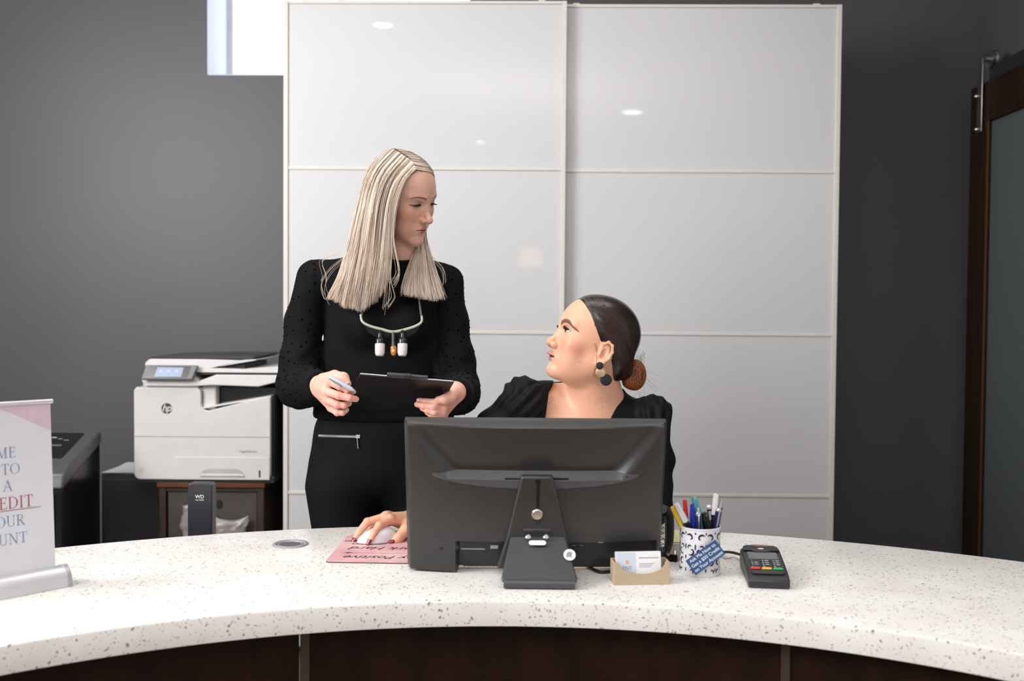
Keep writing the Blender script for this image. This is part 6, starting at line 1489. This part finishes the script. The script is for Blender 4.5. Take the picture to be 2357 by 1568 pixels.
def w2_shoes(p):
    d = None
    for s in (-1, 1):
        e = smin(rc(p, (x0_+s*.10, 2.14, .035), (x0_+s*.10, 1.99, .024), .036, .027), rc(p, (x0_+s*.10, 2.125, .11), (x0_+s*.10, 2.13, .04), .042, .036), .02); d = e if d is None else np.minimum(d, e)
    return smax(d, .001-p[:, 2], .002)
mesh_np('shoes', [sculpt(w2_shoes, (-.04, 1.93, -.01), (.42, 2.22, .17), .006)], [M_blk], W2)
# ---- dark hair
def yh(z, ax): return np.interp(z, [-.12, -.075, -.045, -.022, -.010, .004, .022, .040, .062, .085, .105], [-.100, -.078, -.058, -.034, -.012, .002, .016, .030, .047, .064, .075]).astype(f4)
def w2_cap(p):
    q = H2.loc(p)
    d = smin(ell(q, (0, -.017, .030), (.0765, .098, .0900)), ell(q, (0, .021, .030), (.0630, .0655, .0660)), .03)
    d = d+.0024*(1-sst(.0, .022, yh(q[:, 2], 0)-q[:, 1]))
    d = smin(d, ell(q, (0, -.062, -.034), (.052, .045, .050)), .03)
    d = smax(d, (q[:, 1]-yh(q[:, 2], 0))*.8, .003)
    a = q.copy(); a[:, 0] = np.abs(q[:, 0])
    d = smax(d, -ell(a, (.0745, -.020, -.026), (.016, .0175, .028), EAR_R), .003)
    return smin(d, rc(q, (0, -.088, -.036), (0, -.122, -.044), .030, .018), .012)*H2.k
M_hair2 = hairmat('dark_brown_hair', .24, .7)
def w2_haircol(v):
    q = H2.loc(v); c = np.ones((len(v), 4), f4); c[:, :3] = A3(.018, .009, .0075); return c
capm = sculpt(w2_cap, (hc2[0]-.12, 2.30, hc2[2]-.12), (hc2[0]+.17, 2.62, hc2[2]+.14), .0022)
hair2 = mesh_np('hair', [capm], M_hair2, W2, colf=w2_haircol)
# combed strands from the hairline to the bun
r = np.random.RandomState(21); n = 1500; m2 = 18
zs_ = r.rand(n)**.8*.150-.042; sd_ = np.where(r.rand(n) < .82, -1, 1)
zr = np.clip(zs_, -.042, .104); yr_ = yh(zr, 0)-.002-r.rand(n)*.05*(r.rand(n) < .6)
st_p = np.stack([sd_*.07*np.sqrt(np.clip(1-((zr-.03)/.078)**2, 0.0, 1)), yr_, zr], 1)
en_p = np.stack([sd_*(.006+.018*r.rand(n)), np.full(n, -.112)-.01*r.rand(n), -.040+.020*(r.rand(n)-.5)+.25*(zr-.03)*.12], 1)
t = np.linspace(0, 1, m2)[None, :, None]
mid_ = (st_p+en_p)/2+np.stack([sd_*.045, -.02*np.ones(n), .012+.25*zr], 1)
C_ = (1-t)**2*st_p[:, None]+2*t*(1-t)*mid_[:, None]+t*t*en_p[:, None]
Wd_ = H2.wld(C_.reshape(-1, 3)).reshape(C_.shape)
off_ = (r.rand(n)*.0006)[:, None]
Wp = project(w2_cap, Wd_, 0.0003, 4)
for _ in range(2): Wp[:, 1:-1] = Wp[:, 1:-1]*.5+(Wp[:, 2:]+Wp[:, :-2])*.25
RR = (.00042+.0003*r.rand(n))[:, None]*(0.5+.6*np.sin(pi*np.linspace(.05, .95, m2)))[None]
br = r.rand(n)[:, None, None]; CC_ = np.array([.014, .007, .006])*(1-br)+np.array([.085, .040, .032])*br; CC_ = np.broadcast_to(CC_, (n, m2, 3))  # lighter strands paint in the gloss of the combed hair
strands('hair_strands', Wp, RR, CC_, M_hair2, W2)['kind'] = 'stuff'
# fine loose strands in front of the ear
g_ = []
for k in range(3):
    base = [(1362+k*.6, 790, 2.36), (1364+k*.5, 812, 2.355), (1368, 836, 2.36), (1369-k*.3, 855, 2.37), (1366-k*.8, 872, 2.385)]
    g_.append(resample(base, m2)+r.randn(3)*.0006)
g_ = np.array(g_); g_ = project(w2_skin, g_, .0008, 4)
strands('loose_strands', g_, np.full(g_.shape[:2], .00019), np.tile(np.array([.05, .018, .010]), (len(g_), m2, 1)), M_hair2, W2)['kind'] = 'stuff'
# bun: coiled locks
bc = A3(*P(1462, 863, 2.475)); n = 700; pts = []; cols = []; rads = []
def bunf(p): return smin(ell(p, bc, (.0265, .025, .0375)), rc(p, tuple(bc+A3(-.024, .002, .004)), tuple(bc+A3(-.012, 0, -.012)), .014, .022), .01)
bun_core = sculpt(bunf, bc-.06, bc+.06, .0022)
bm_ = mesh_np('bun', [bun_core], M_hair2, W2, colf=lambda v: np.tile(A3(.045, .016, .008, 1), (len(v), 1)))
for k in range(n):
    ph0 = r.rand()*2*pi; tilt = r.randn()*.35; u0 = r.rand()*2*pi; rr0 = .4+.62*r.rand()**.5
    tt = np.linspace(0, 1.5*pi*(0.5+.5*r.rand()), m2)
    ax_ = np.array([.75+.5*r.randn(), -.55, .35*r.randn()]) if k % 3 else np.array([.1*r.randn(), -1, .25*r.randn()]); ax_ /= np.linalg.norm(ax_)
    e1_ = np.cross(ax_, [0, .3, 1]); e1_ /= np.linalg.norm(e1_); e2_ = np.cross(ax_, e1_); off__ = (r.rand()*1.2-.35)
    cc__ = np.cos(u0+tt)[:, None]*e1_+np.sin(u0+tt)[:, None]*e2_+off__*ax_; cc__ /= np.linalg.norm(cc__, axis=1, keepdims=True)
    loc_ = cc__*np.array([.027, .026, .038])
    pts.append(bc+loc_)
pts = np.array(pts); pts = project(bunf, pts, .0006, 3)+r.rand(n)[:, None, None]*A3(0, -.0015, 0)
br = r.rand(n)[:, None, None]**1.3; cc_ = np.array([.050, .016, .008])*(1-br)+np.array([.55, .17, .045])*br
strands('bun_strands', pts, np.full(pts.shape[:2], .00055), np.broadcast_to(cc_, (n, m2, 3)), M_hair2, W2)['kind'] = 'stuff'
fz = []
for k in range(38):
    a0 = r.rand()*2*pi if k > 26 else radians(60+30*r.rand()); L_ = .012+.022*r.rand()
    if k > 26: a0 = radians(-100+120*r.rand())
    s0 = bc+A3(.024*cos(a0), -.006, .031*sin(a0)); dr__ = np.array([cos(a0), -.2, sin(a0)-.35*(k > 26)])
    fz.append([s0+dr__*L_*t_+np.array([.006*sin(3*t_+k), 0, -.012*t_*t_*(k > 26)]) for t_ in np.linspace(0, 1, m2)])
fz = np.array(fz); strands('stray_hairs', fz, np.full(fz.shape[:2], .00016), np.tile(np.array([.10, .035, .02]), (len(fz), m2, 1)), M_hair2, W2)['kind'] = 'stuff'
# ---- earring
ez = 2.45-.085*H2.k
ea = thing('earring', 'dangling earring of two black discs and one gold disc on the seated woman', 'earring', P(1382, 856, ez))
M_eb = mat('matte_black_disc', (.012, .014, .017), .6); M_go = mat('hammered_gold', (.80, .52, .33), .35, metal=.75, bump=.8, bscale=330, bdist=.0012, var=.25, vscale=350)
for (x, y, rr_, mt, zz, nm) in ((1380.5, 842, .0088, M_eb, -.006, 'black_stud_disc'), (1382.5, 857, .0122, M_go, -.002, 'gold_disc'), (1395, 874.5, .0142, M_eb, .003, 'black_disc')):
    c = P(x, y, ez+zz); MB().lathe([(.0001, -.0012), (rr_-.0004, -.0012), (rr_, -.0008), (rr_, .0008), (rr_-.0004, .0012), (.0001, .0012)], c, (.12, -1, 0), 36).build(nm, mt, ea, smooth=True, ang=50)
# ================================================================== OFFICE CHAIR
ocx = x0_
oc = thing('office_chair', 'black swivel office chair carrying the seated woman', 'chair', (ocx, 2.58, 0))
M_cf = cloth('black_chair_fabric', (.02, .02, .022), .1)
MB().prism(rrect(.50, .46, .08, 6, ocx, 2.58), .405, .465).build('seat', M_cf, oc, bevel=.015, seg=3)
MB().add([(ocx-.20, 2.80, .55), (ocx+.20, 2.80, .55), (ocx+.18, 2.84, .93), (ocx-.18, 2.84, .93), (ocx-.20, 2.85, .55), (ocx+.20, 2.85, .55), (ocx+.18, 2.885, .93), (ocx-.18, 2.885, .93)], [(0, 1, 2, 3), (4, 5, 6, 7), (0, 1, 5, 4), (1, 2, 6, 5), (2, 3, 7, 6), (3, 0, 4, 7)]).build('backrest', M_cf, oc, bevel=.02, seg=4)
MB().tube([(ocx, 2.70, .41), (ocx, 2.90, .42), (ocx, 2.90, .60)], .018, 10).build('back_bracket', M_dgrey, oc, smooth=True)
MB().cyl((ocx, 2.58, .10), (ocx, 2.58, .41), .026, n=20).build('gas_column', M_dgrey, oc, smooth=True)
for k in range(5):
    a_ = 2*pi*k/5+.3; ex, ey = ocx+.25*cos(a_), 2.58+.25*sin(a_)
    lg_ = MB().tube([(ocx, 2.58, .12), (ex, ey, .085)], .018, 8).build('leg', M_dgrey, oc)
    MB().cyl((ex-.02*sin(a_), ey+.02*cos(a_), .0275), (ex+.02*sin(a_), ey-.02*cos(a_), .0275), .0275, n=18).cyl((ex, ey, .05), (ex, ey, .085), .008, n=8).build('caster', M_blk, lg_)
